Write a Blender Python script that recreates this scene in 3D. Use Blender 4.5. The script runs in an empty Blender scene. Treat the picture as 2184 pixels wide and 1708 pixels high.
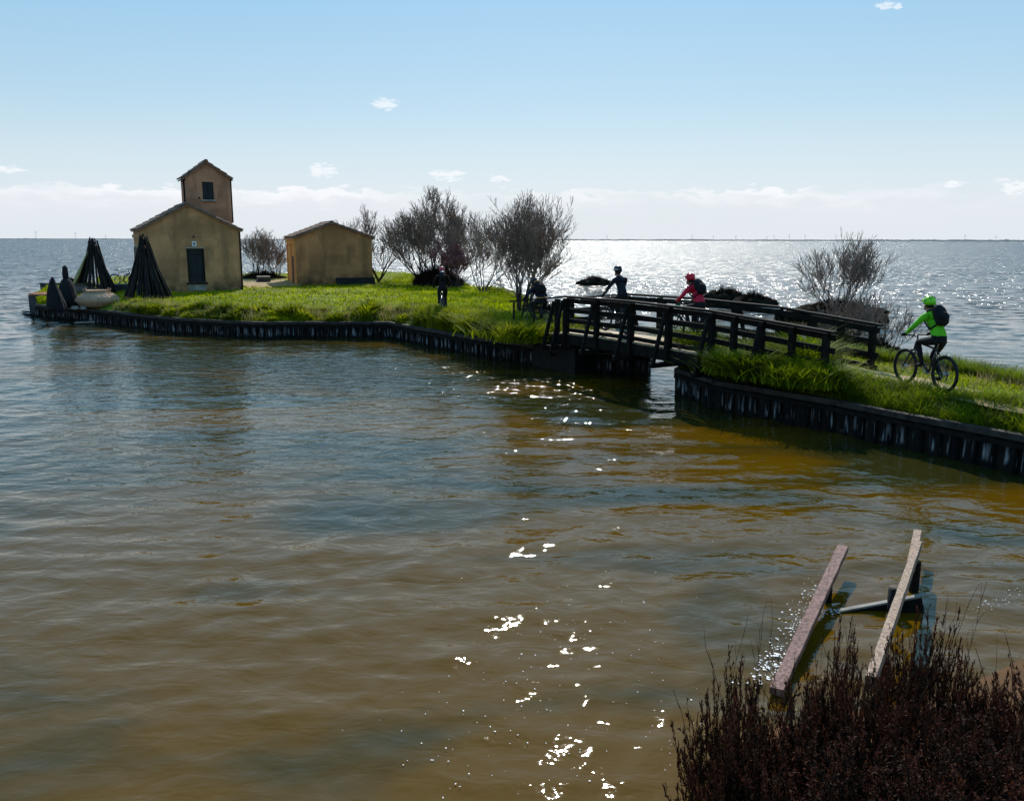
import bpy, bmesh, math, random
import numpy as np
from mathutils import Vector, Matrix, noise
random.seed(7); RS = np.random.RandomState(7)
S = bpy.context.scene; COL = S.collection
R = math.radians

# ---------------------------------------------------------------- camera
CAM_H = 3.9; F = 1817.0; W0, H0 = 2184.0, 1708.0
cd = bpy.data.cameras.new('camera'); cam = bpy.data.objects.new('camera', cd); COL.objects.link(cam)
cd.sensor_width = 36; cd.lens = 36 * F / W0; cd.clip_end = 40000; cd.clip_start = 0.05
cam.matrix_world = Matrix.Translation((0, 0, CAM_H)) @ Matrix.Rotation(R(90 - 10.7), 4, 'X') @ Matrix.Rotation(R(0.13), 4, 'Z')
S.camera = cam
CM = cam.matrix_world.copy()

def at(px, py, z=0.0):
    d = CM.to_3x3() @ Vector(((px - W0 / 2) / F, -(py - H0 / 2) / F, -1.0))
    t = (z - CAM_H) / d.z
    return Vector((d.x * t, d.y * t, z))
def xat(px, Y, X0=None):          # lateral position of a column at ground distance Y
    return (px - W0 / 2) / F * (Y * 0.9826 + 0.5)

# ---------------------------------------------------------------- world and sun
SUN_AZ, SUN_EL = R(4.5), R(39)       # azimuth to the right of +Y
w = bpy.data.worlds.new('World'); S.world = w; w.use_nodes = True
nt = w.node_tree; N = nt.nodes; L = nt.links; N.clear()
def nn(t, **k):
    n = N.new(t)
    for a, b in k.items(): setattr(n, a, b)
    return n
def wm(op, a, b=None, c=None):
    n = nn('ShaderNodeMath', operation=op)
    for i, v in enumerate((a, b, c)):
        if v is None: continue
        if isinstance(v, (int, float)): n.inputs[i].default_value = v
        else: L.new(v, n.inputs[i])
    return n.outputs[0]
def wmix(f, a, b):
    n = nn('ShaderNodeMix', data_type='RGBA')
    for i, v in ((0, f), (6, a), (7, b)):
        if isinstance(v, (int, float)): n.inputs[i].default_value = v
        elif isinstance(v, tuple): n.inputs[i].default_value = (*v, 1)
        else: L.new(v, n.inputs[i])
    return n.outputs[2]
def smooth(v, a, b):
    n = nn('ShaderNodeMapRange', interpolation_type='SMOOTHSTEP'); n.clamp = True
    L.new(v, n.inputs[0]); n.inputs[1].default_value = a; n.inputs[2].default_value = b
    return n.outputs[0]
sky = nn('ShaderNodeTexSky', sky_type='NISHITA'); sky.sun_disc = False
sky.sun_elevation = SUN_EL; sky.sun_rotation = SUN_AZ
sky.air_density = 1.0; sky.dust_density = 0.6; sky.ozone_density = 2.0
tc = nn('ShaderNodeTexCoord'); sx = nn('ShaderNodeSeparateXYZ'); L.new(tc.outputs['Generated'], sx.inputs[0])
az = wm('MULTIPLY', wm('ARCTAN2', sx.outputs[0], sx.outputs[1]), 57.2958)
el = wm('MULTIPLY', wm('ARCSINE', sx.outputs[2]), 57.2958)
cv = nn('ShaderNodeCombineXYZ'); L.new(az, cv.inputs[0]); L.new(wm('MULTIPLY', el, 3.2), cv.inputs[1])
def wnoise(scale, detail, rough=.55):
    n = nn('ShaderNodeTexNoise'); L.new(cv.outputs[0], n.inputs['Vector'])
    n.inputs['Scale'].default_value = scale; n.inputs['Detail'].default_value = detail; n.inputs['Roughness'].default_value = rough
    return n.outputs[0]
n1 = wnoise(.22, 7); n2 = wnoise(.07, 3); n3 = wnoise(1.3, 8, .68)
SKYK = 0.085
# cool saturated grade of the physically based sky
hs = nn('ShaderNodeHueSaturation'); L.new(sky.outputs[0], hs.inputs['Color']); hs.inputs['Saturation'].default_value = 1.25
hs.inputs['Value'].default_value = 1.0
elc = smooth(el, 1.0, 24.0); eup = smooth(el, 22.0, 75.0)
grad = wmix(eup, wmix(elc, (7.4, 9.4, 10.5), (2.5, 7.0, 10.8)), (1.7, 4.6, 8.6))
base = wmix(.72, hs.outputs[0], grad)
# hazy band over the horizon
hz = wm('MULTIPLY', wm('SUBTRACT', 1.0, smooth(el, 0.0, 9.0)), .80)
base = wmix(hz, base, (9.2, 9.8, 10.6))
# cloud bank low on the horizon, with a bumpy top edge
n4 = wnoise(.62, 5, .5)
top = wm('ADD', wm('ADD', 3.15, wm('MULTIPLY', wm('SUBTRACT', n1, .5), 2.2)), wm('MULTIPLY', wm('SUBTRACT', n4, .5), 1.9))
edge = wm('SUBTRACT', top, el)
bank = smooth(edge, -.02, .22)
low = wm('MULTIPLY', bank, smooth(el, .3, 2.3))
amt = wm('MULTIPLY', low, smooth(n2, .36, .62))
ccol = wmix(smooth(edge, .1, 1.3), (11.8, 11.8, 12.2), (9.7, 9.8, 10.6))
base = wmix(wm('MULTIPLY', amt, .8), base, ccol)
def puff(px, py, wdeg, hdeg):
    global base
    d = (CM.to_3x3() @ Vector(((px - W0 / 2) / F, -(py - H0 / 2) / F, -1.0))).normalized()
    a0 = math.degrees(math.atan2(d.x, d.y)); e0 = math.degrees(math.asin(d.z))
    da = wm('DIVIDE', wm('SUBTRACT', az, a0), wdeg); de = wm('DIVIDE', wm('SUBTRACT', el, e0), hdeg)
    r2 = wm('ADD', wm('MULTIPLY', da, da), wm('MULTIPLY', de, de))
    m = smooth(wm('SUBTRACT', wm('ADD', 1.0, wm('MULTIPLY', wm('SUBTRACT', n3, .5), 5.5)), r2), .1, .95)
    base = wmix(wm('MULTIPLY', m, .6), base, (12.0, 12.1, 12.5))
for p in ((822, 222, .9, .45), (690, 364, 1.0, .5), (955, 374, 1.25, .42), (1065, 381, .75, .28), (1885, 12, .55, .32), (1918, 14, .3, .2),
          (20, 362, 1.0, .25), (2175, 400, 1.2, .45), (2035, 392, .7, .22)): puff(*p)
bg = nn('ShaderNodeBackground'); L.new(base, bg.inputs[0]); bg.inputs[1].default_value = SKYK
wo = nn('ShaderNodeOutputWorld'); L.new(bg.outputs[0], wo.inputs[0])

sl = bpy.data.lights.new('sun', 'SUN'); sl.energy = 4.8; sl.angle = R(.53); sl.color = (1, .95, .86)
sun = bpy.data.objects.new('sun', sl); COL.objects.link(sun)
sd = Vector((math.sin(SUN_AZ) * math.cos(SUN_EL), math.cos(SUN_AZ) * math.cos(SUN_EL), math.sin(SUN_EL)))
sun.rotation_euler = sd.to_track_quat('Z', 'Y').to_euler(); sun.location = (0, 0, 30)
S.view_settings.view_transform = 'Standard'; S.view_settings.look = 'None'
S.view_settings.gamma = 1; S.view_settings.exposure = 0; S.view_settings.use_curve_mapping = False
S.render.engine = 'CYCLES'

# ---------------------------------------------------------------- helpers
def mat(name, c1, c2=None, scale=4, rough=.8, bump=0, stretch=(1, 1, 1), detail=5, rnd=0, spec=.3, trans=0, lo=.35, hi=.65, metal=0, bscale=None):
    m = bpy.data.materials.new(name); m.use_nodes = True
    t = m.node_tree; b = t.nodes['Principled BSDF']
    b.inputs['Roughness'].default_value = rough; b.inputs['Specular IOR Level'].default_value = spec
    b.inputs['Metallic'].default_value = metal
    tc = t.nodes.new('ShaderNodeTexCoord'); mp = t.nodes.new('ShaderNodeMapping'); mp.inputs['Scale'].default_value = stretch
    t.links.new(tc.outputs['Object'], mp.inputs[0])
    vec = mp.outputs[0]
    if rnd:
        oi = t.nodes.new('ShaderNodeObjectInfo'); mu = t.nodes.new('ShaderNodeMath'); mu.operation = 'MULTIPLY'; mu.inputs[1].default_value = 57
        t.links.new(oi.outputs['Random'], mu.inputs[0])
        ad = t.nodes.new('ShaderNodeVectorMath'); t.links.new(vec, ad.inputs[0]); t.links.new(mu.outputs[0], ad.inputs[1]); vec = ad.outputs[0]
    n = t.nodes.new('ShaderNodeTexNoise'); n.inputs['Scale'].default_value = scale; n.inputs['Detail'].default_value = detail
    n.inputs['Roughness'].default_value = .6
    t.links.new(vec, n.inputs['Vector'])
    c2 = c2 or tuple(x * .7 for x in c1)
    r = t.nodes.new('ShaderNodeValToRGB'); r.color_ramp.elements[0].position = lo; r.color_ramp.elements[1].position = hi
    r.color_ramp.elements[0].color = (*c2, 1); r.color_ramp.elements[1].color = (*c1, 1)
    t.links.new(n.outputs[0], r.inputs[0]); t.links.new(r.outputs[0], b.inputs['Base Color'])
    if bump:
        bp = t.nodes.new('ShaderNodeBump'); bp.inputs['Strength'].default_value = bump; bp.inputs['Distance'].default_value = .02
        n2 = t.nodes.new('ShaderNodeTexNoise'); n2.inputs['Scale'].default_value = bscale or scale * 4; n2.inputs['Detail'].default_value = 4
        t.links.new(vec, n2.inputs['Vector']); t.links.new(n2.outputs[0], bp.inputs['Height']); t.links.new(bp.outputs[0], b.inputs['Normal'])
    if trans:
        o = t.nodes['Material Output']; tr = t.nodes.new('ShaderNodeBsdfTranslucent'); mx = t.nodes.new('ShaderNodeMixShader')
        mx.inputs[0].default_value = trans; t.links.new(r.outputs[0], tr.inputs[0])
        t.links.new(b.outputs[0], mx.inputs[1]); t.links.new(tr.outputs[0], mx.inputs[2]); t.links.new(mx.outputs[0], o.inputs[0])
    return m

def fastmesh(name, V, Fs):
    """V (n,3) array, Fs list of (m,k) int arrays"""
    me = bpy.data.meshes.new(name)
    V = np.asarray(V, dtype=np.float32); me.vertices.add(len(V)); me.vertices.foreach_set('co', V.ravel())
    loops = np.concatenate([np.asarray(f, dtype=np.int32).ravel() for f in Fs])
    tot = np.concatenate([np.full(len(f), np.asarray(f).shape[1], dtype=np.int32) for f in Fs])
    st = np.concatenate([[0], np.cumsum(tot)[:-1]]).astype(np.int32)
    me.loops.add(len(loops)); me.loops.foreach_set('vertex_index', loops)
    me.polygons.add(len(tot)); me.polygons.foreach_set('loop_start', st)
    me.update(calc_edges=True); me.validate()
    return me

def link(name, me, m=None, parent=None, loc=None, smooth=False):
    o = bpy.data.objects.new(name, me); COL.objects.link(o)
    if m and me: me.materials.append(m)
    if parent: o.parent = parent
    if loc is not None: o.location = loc
    if smooth: me.polygons.foreach_set('use_smooth', [True] * len(me.polygons))
    return o
def tag(o, label, cat, group=None, kind=None):
    o['label'] = label; o['category'] = cat
    if group: o['group'] = group
    if kind: o['kind'] = kind
    return o
def struct(o): o['kind'] = 'structure'; return o
def thing(name, label, cat, loc=(0, 0, 0), rz=0, group=None):
    o = bpy.data.objects.new(name, None); COL.objects.link(o); o.empty_display_size = .2
    o.location = loc; o.rotation_euler = (0, 0, rz); return tag(o, label, cat, group)
def dup(root, loc=None, rz=None, label=None, group=None):
    r = root.copy(); COL.objects.link(r)
    if loc is not None: r.location = loc
    if rz is not None: r.rotation_euler = (0, 0, rz)
    if label: r['label'] = label
    if group: r['group'] = group
    for ch in list(root.children):
        c = ch.copy(); COL.objects.link(c); c.parent = r
        for g in ch.children:
            d = g.copy(); COL.objects.link(d); d.parent = c
    return r

class MB:
    def __init__(s): s.v = []; s.f = []
    def add(s, vs, fs):
        b = len(s.v); s.v += [tuple(v) for v in vs]; s.f += [tuple(i + b for i in f) for f in fs]; return s
    def box(s, c, size, M=None):
        c = Vector(c); h = Vector(size) / 2
        vs = [Vector((x * h.x, y * h.y, z * h.z)) for x in (-1, 1) for y in (-1, 1) for z in (-1, 1)]
        vs = [(M @ v if M else v) + c for v in vs]
        return s.add(vs, [(0, 1, 3, 2), (4, 6, 7, 5), (0, 4, 5, 1), (2, 3, 7, 6), (0, 2, 6, 4), (1, 5, 7, 3)])
    def bar(s, a, b, wd, ht, up=(0, 0, 1)):
        a = Vector(a); b = Vector(b); d = (b - a).normalized(); u = Vector(up); sd = d.cross(u)
        if sd.length < 1e-4: sd = Vector((1, 0, 0))
        sd.normalize(); u = sd.cross(d).normalized()
        vs = [p + sd * x * wd / 2 + u * y * ht / 2 for p in (a, b) for x, y in ((-1, -1), (1, -1), (1, 1), (-1, 1))]
        return s.add(vs, [(3, 2, 1, 0), (4, 5, 6, 7), (0, 1, 5, 4), (1, 2, 6, 5), (2, 3, 7, 6), (3, 0, 4, 7)])
    def tube(s, pts, rad, n=8, cap=True):
        pts = [Vector(p) for p in pts]
        if not isinstance(rad, (list, tuple)): rad = [rad] * len(pts)
        rings = []; pu = None
        for i, p in enumerate(pts):
            d = (pts[min(i + 1, len(pts) - 1)] - pts[max(i - 1, 0)]).normalized()
            if pu is None: pu = d.orthogonal().normalized()
            u = (pu - d * pu.dot(d)); u = u.normalized() if u.length > 1e-5 else d.orthogonal().normalized(); pu = u
            v = d.cross(u)
            rings.append([p + (u * math.cos(k * 2 * math.pi / n) + v * math.sin(k * 2 * math.pi / n)) * rad[i] for k in range(n)])
        vs = [q for r in rings for q in r]; fs = []
        for i in range(len(pts) - 1):
            for k in range(n):
                fs.append((i * n + k, i * n + (k + 1) % n, (i + 1) * n + (k + 1) % n, (i + 1) * n + k))
        if cap: fs.append(tuple(range(n - 1, -1, -1))); fs.append(tuple((len(pts) - 1) * n + k for k in range(n)))
        return s.add(vs, fs)
    def torus(s, c, axis, r0, r1, n=36, m=8):
        c = Vector(c); ax = Vector(axis).normalized(); u = ax.orthogonal().normalized(); v = ax.cross(u)
        vs = []; fs = []
        for i in range(n):
            a = i * 2 * math.pi / n; d = u * math.cos(a) + v * math.sin(a)
            for j in range(m):
                b = j * 2 * math.pi / m; vs.append(c + d * (r0 + r1 * math.cos(b)) + ax * r1 * math.sin(b))
        for i in range(n):
            for j in range(m):
                fs.append((i * m + j, ((i + 1) % n) * m + j, ((i + 1) % n) * m + (j + 1) % m, i * m + (j + 1) % m))
        return s.add(vs, fs)
    def lathe(s, prof, c=(0, 0, 0), n=24, sx=1, sy=1, wob=0):
        c = Vector(c); vs = []; fs = []
        for r, z in prof:
            for k in range(n):
                a = k * 2 * math.pi / n; q = 1 + wob * noise.noise(Vector((math.cos(a) * 2, math.sin(a) * 2, z * 3)))
                vs.append(c + Vector((r * sx * q * math.cos(a), r * sy * q * math.sin(a), z)))
        for i in range(len(prof) - 1):
            for k in range(n): fs.append((i * n + k, i * n + (k + 1) % n, (i + 1) * n + (k + 1) % n, (i + 1) * n + k))
        fs.append(tuple(range(n - 1, -1, -1))); fs.append(tuple((len(prof) - 1) * n + k for k in range(n)))
        return s.add(vs, fs)
    def ell(s, c, r, n=14, m=9, M=None):
        c = Vector(c); vs = []; fs = []
        for i in range(m + 1):
            p = math.pi * i / m
            for k in range(n):
                a = 2 * math.pi * k / n
                q = Vector((r[0] * math.sin(p) * math.cos(a), r[1] * math.sin(p) * math.sin(a), r[2] * math.cos(p)))
                vs.append((M @ q if M else q) + c)
        for i in range(m):
            for k in range(n): fs.append((i * n + k, (i + 1) * n + k, (i + 1) * n + (k + 1) % n, i * n + (k + 1) % n))
        return s.add(vs, fs)
    def prism(s, poly, a, b):
        """poly list of (x,z) in plane; extruded along y from a to b"""
        n = len(poly)
        vs = [(x, a, z) for x, z in poly] + [(x, b, z) for x, z in poly]
        fs = [tuple(range(n)), tuple(range(2 * n - 1, n - 1, -1))] + [(i, i + n, (i + 1) % n + n, (i + 1) % n) for i in range(n)]
        return s.add(vs, fs)
    def mesh(s, name):
        me = bpy.data.meshes.new(name); me.from_pydata(s.v, [], s.f)
        bm = bmesh.new(); bm.from_mesh(me); bmesh.ops.recalc_face_normals(bm, faces=bm.faces); bm.to_mesh(me); bm.free()
        return me
    def build(s, name, m, parent=None, loc=None, smooth=False): return link(name, s.mesh(name), m, parent, loc, smooth)
def child(o, name, me, loc=(0, 0, 0), rot=None):
    c = bpy.data.objects.new(name, me); COL.objects.link(c); c.parent = o; c.location = loc
    if rot: c.rotation_euler = rot
    return c

# ---------------------------------------------------------------- materials
M = {}
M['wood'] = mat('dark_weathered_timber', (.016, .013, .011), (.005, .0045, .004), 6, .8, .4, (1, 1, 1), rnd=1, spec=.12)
M['deck'] = mat('worn_deck_timber', (.50, .37, .22), (.3, .22, .13), 5, .7, .3, rnd=1)
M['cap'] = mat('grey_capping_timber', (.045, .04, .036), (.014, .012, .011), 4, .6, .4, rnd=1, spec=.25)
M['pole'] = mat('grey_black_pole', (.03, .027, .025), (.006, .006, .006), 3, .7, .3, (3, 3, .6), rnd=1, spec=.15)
M['bark'] = mat('tamarisk_bark', (.055, .042, .035), (.02, .016, .014), 3, .9, 0)
M['twig'] = mat('tamarisk_twigs', (.34, .24, .185), (.15, .11, .09), 2, .9, 0)
M['pink'] = mat('pinkish_twigs', (.30, .125, .135), (.14, .075, .075), 1.2, .9, 0)
M['soil'] = mat('dark_soil', (.05, .038, .022), (.02, .017, .01), 2, .95, .5)
M['turf'] = mat('grassy_ground', (.22, .24, .006), (.05, .07, .005), .9, .95, .6, bscale=9)
M['grass'] = mat('field_grass', (.42, .46, .003), (.20, .26, .003), .45, .9, 0, trans=.55, spec=.03)
M['weed'] = mat('tall_weeds', (.38, .40, .008), (.07, .11, .005), .8, .7, 0, trans=.45, spec=.12)
M['reed'] = mat('long_grass', (.26, .32, .006), (.05, .09, .005), 1.2, .7, 0, trans=.4, spec=.15)
M['sand'] = mat('trodden_sand', (.42, .30, .16), (.24, .18, .08), 1.6, .95, .5)
M['stone'] = mat('grey_stone', (.36, .34, .3), (.2, .19, .16), 3, .85, .5)
M['concrete'] = mat('dark_concrete', (.07, .07, .075), (.03, .03, .033), 2, .85, .4)
M['tile'] = mat('roof_tile', (.30, .17, .11), (.12, .08, .06), 2.5, .8, .3, rnd=1)
M['shut'] = mat('dark_blue_green_boards', (.014, .022, .026), (.008, .012, .014), 4, .6, .2, (6, 1, .5))
M['door'] = mat('dark_boards', (.010, .013, .018), (.006, .007, .009), 4, .6, .2)
M['basket'] = mat('wicker', (.66, .44, .29), (.34, .21, .13), 9, .8, .8, (1, 1, 5))
M['basket2'] = mat('old_wicker', (.15, .12, .09), (.07, .055, .04), 9, .8, .8, (1, 1, 5))
M['net'] = mat('olive_net', (.34, .31, .12), (.16, .15, .06), 9, .95, .6)
M['darknet'] = mat('black_net', (.018, .017, .02), (.008, .008, .01), 9, .95, .8)
M['brick'] = mat('orange_brick', (.50, .20, .09), (.30, .12, .06), 5, .9, .4, rnd=1)
M['plankpink'] = mat('pinkish_old_plank', (.36, .20, .165), (.10, .055, .045), 5, .7, .6, (6, 6, .6), rnd=1)
M['plankpale'] = mat('pale_old_plank', (.52, .37, .27), (.17, .10, .07), 5, .7, .6, (6, 6, .6), rnd=1)
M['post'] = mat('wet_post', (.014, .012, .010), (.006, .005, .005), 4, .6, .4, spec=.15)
M['mud'] = mat('wet_mud', (.11, .052, .018), (.06, .03, .012), 1.2, .8, .4, spec=.1)
M['islet'] = mat('dark_marsh', (.030, .022, .014), (.009, .008, .006), 3, .95, .8, spec=.05)
M['scrub'] = mat('dark_scrub', (.05, .038, .026), (.016, .013, .010), 2, .95, 0, spec=.05)
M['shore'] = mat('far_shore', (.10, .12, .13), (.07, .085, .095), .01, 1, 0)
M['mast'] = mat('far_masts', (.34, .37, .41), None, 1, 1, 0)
M['rubber'] = mat('tyre_rubber', (.012, .012, .012), None, 10, .7, .2)
M['alloy'] = mat('bare_alloy', (.35, .35, .36), None, 10, .35, 0, metal=.8)
M['bike'] = mat('dark_bike_paint', (.03, .032, .036), (.02, .02, .022), 5, .3, 0, spec=.5)
M['black'] = mat('black_cloth', (.008, .008, .010), (.005, .005, .006), 9, .9, .2)
M['navy'] = mat('navy_cloth', (.010, .013, .028), (.006, .008, .016), 6, .85, .3)
M['red'] = mat('crimson_cloth', (.62, .012, .05), (.45, .008, .035), 6, .7, .3)
M['redhelmet'] = mat('red_helmet_plastic', (.65, .015, .04), None, 5, .3)
M['green'] = mat('neon_green_cloth', (.13, .60, .01), (.08, .40, .005), 6, .7, .3)
M['greenhelmet'] = mat('neon_green_plastic', (.20, .72, .02), (.15, .6, .02), 5, .35)
M['pinkhelmet'] = mat('pink_helmet_plastic', (.5, .07, .10), None, 5, .35)
M['blackplastic'] = mat('black_plastic', (.015, .015, .02), None, 5, .3)
M['white'] = mat('white_plastic', (.7, .72, .74), (.6, .62, .64), 5, .4)
M['paleblue'] = mat('pale_blue_cloth', (.16, .30, .36), (.1, .2, .26), 5, .8)
M['orange'] = mat('orange_cloth', (.75, .30, .04), None, 5, .8)
M['skin'] = mat('skin', (.35, .18, .12), None, 5, .6)
M['hair'] = mat('dark_hair', (.02, .014, .01), None, 30, .6)
M['signgreen'] = mat('green_sign', (.02, .35, .22), None, 5, .5)

def plaster(name, c1, c2, stain, damp=.5):
    m = mat(name, c1, c2, .9, .92, .35, detail=8, lo=.35, hi=.62, bscale=14)
    t = m.node_tree; b = t.nodes['Principled BSDF']; src = b.inputs['Base Color'].links[0].from_socket
    tc = t.nodes.new('ShaderNodeTexCoord')
    def nz(sc, st, lo, hi):
        mp = t.nodes.new('ShaderNodeMapping'); mp.inputs['Scale'].default_value = st; t.links.new(tc.outputs['Object'], mp.inputs[0])
        n = t.nodes.new('ShaderNodeTexNoise'); n.inputs['Scale'].default_value = sc; n.inputs['Detail'].default_value = 6; t.links.new(mp.outputs[0], n.inputs[0])
        r = t.nodes.new('ShaderNodeMapRange'); r.inputs[1].default_value = lo; r.inputs[2].default_value = hi; t.links.new(n.outputs[0], r.inputs[0]); return r.outputs[0]
    def mixc(f, a, bcol, k):
        mu = t.nodes.new('ShaderNodeMath'); mu.operation = 'MULTIPLY'; mu.inputs[1].default_value = k; t.links.new(f, mu.inputs[0])
        x = t.nodes.new('ShaderNodeMix'); x.data_type = 'RGBA'; t.links.new(mu.outputs[0], x.inputs[0]); t.links.new(a, x.inputs[6]); x.inputs[7].default_value = (*bcol, 1); return x.outputs[2]
    c = mixc(nz(1.9, (1, 1, .3), .46, .64), src, stain, .5)       # runs down the wall
    c = mixc(nz(.5, (.5, .5, 1.4), .5, .62), c, tuple(x * .5 for x in c1), .75)
    sp = t.nodes.new('ShaderNodeSeparateXYZ'); t.links.new(tc.outputs['Object'], sp.inputs[0])
    mr = t.nodes.new('ShaderNodeMapRange'); mr.inputs[1].default_value = 1.0; mr.inputs[2].default_value = .1; t.links.new(sp.outputs[2], mr.inputs[0])
    n2 = nz(2.2, (1, 1, 1), .3, .6); mu = t.nodes.new('ShaderNodeMath'); mu.operation = 'MULTIPLY'; t.links.new(mr.outputs[0], mu.inputs[0]); t.links.new(n2, mu.inputs[1])
    c = mixc(mu.outputs[0], c, (.03, .032, .015), damp)            # damp algae at the foot
    t.links.new(c, b.inputs['Base Color']); return m
M['wall1'] = plaster('stained_plaster', (.60, .31, .145), (.40, .205, .095), (.12, .075, .04), .85)
M['wall2'] = plaster('tower_plaster', (.60, .285, .16), (.42, .20, .12), (.14, .08, .05), 0)
M['wall3'] = plaster('hut_plaster', (.54, .26, .105), (.36, .175, .075), (.12, .075, .04), .85)
M['wallorange'] = mat('orange_plaster', (.72, .33, .09), (.55, .25, .07), 1.5, .9, .2)

def boardmat():
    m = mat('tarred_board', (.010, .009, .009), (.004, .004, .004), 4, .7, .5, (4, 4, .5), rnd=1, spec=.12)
    t = m.node_tree; b = t.nodes['Principled BSDF']; src = b.inputs['Base Color'].links[0].from_socket
    tc = t.nodes.new('ShaderNodeTexCoord'); mp = t.nodes.new('ShaderNodeMapping'); mp.inputs['Scale'].default_value = (1, 1, .13); t.links.new(tc.outputs['Object'], mp.inputs[0])
    oi = t.nodes.new('ShaderNodeObjectInfo'); mu = t.nodes.new('ShaderNodeMath'); mu.operation = 'MULTIPLY'; mu.inputs[1].default_value = 91; t.links.new(oi.outputs['Random'], mu.inputs[0])
    ad = t.nodes.new('ShaderNodeVectorMath'); t.links.new(mp.outputs[0], ad.inputs[0]); t.links.new(mu.outputs[0], ad.inputs[1])
    n = t.nodes.new('ShaderNodeTexNoise'); n.inputs['Scale'].default_value = 14; n.inputs['Detail'].default_value = 3; t.links.new(ad.outputs[0], n.inputs[0])
    mr = t.nodes.new('ShaderNodeMapRange'); mr.inputs[1].default_value = .52; mr.inputs[2].default_value = .72; t.links.new(n.outputs[0], mr.inputs[0])
    sp = t.nodes.new('ShaderNodeSeparateXYZ'); t.links.new(tc.outputs['Object'], sp.inputs[0])
    a = t.nodes.new('ShaderNodeMapRange'); a.inputs[1].default_value = .55; a.inputs[2].default_value = .25; t.links.new(sp.outputs[2], a.inputs[0])
    c = t.nodes.new('ShaderNodeMapRange'); c.inputs[1].default_value = .10; c.inputs[2].default_value = .18; t.links.new(sp.outputs[2], c.inputs[0])
    x1 = t.nodes.new('ShaderNodeMath'); x1.operation = 'MULTIPLY'; t.links.new(a.outputs[0], x1.inputs[0]); t.links.new(c.outputs[0], x1.inputs[1])
    x2 = t.nodes.new('ShaderNodeMath'); x2.operation = 'MULTIPLY'; t.links.new(x1.outputs[0], x2.inputs[0]); t.links.new(mr.outputs[0], x2.inputs[1])
    x = t.nodes.new('ShaderNodeMix'); x.data_type = 'RGBA'; t.links.new(x2.outputs[0], x.inputs[0]); t.links.new(src, x.inputs[6]); x.inputs[7].default_value = (.34, .35, .37, 1)
    t.links.new(x.outputs[2], b.inputs['Base Color']); return m
M['board'] = boardmat()

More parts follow.
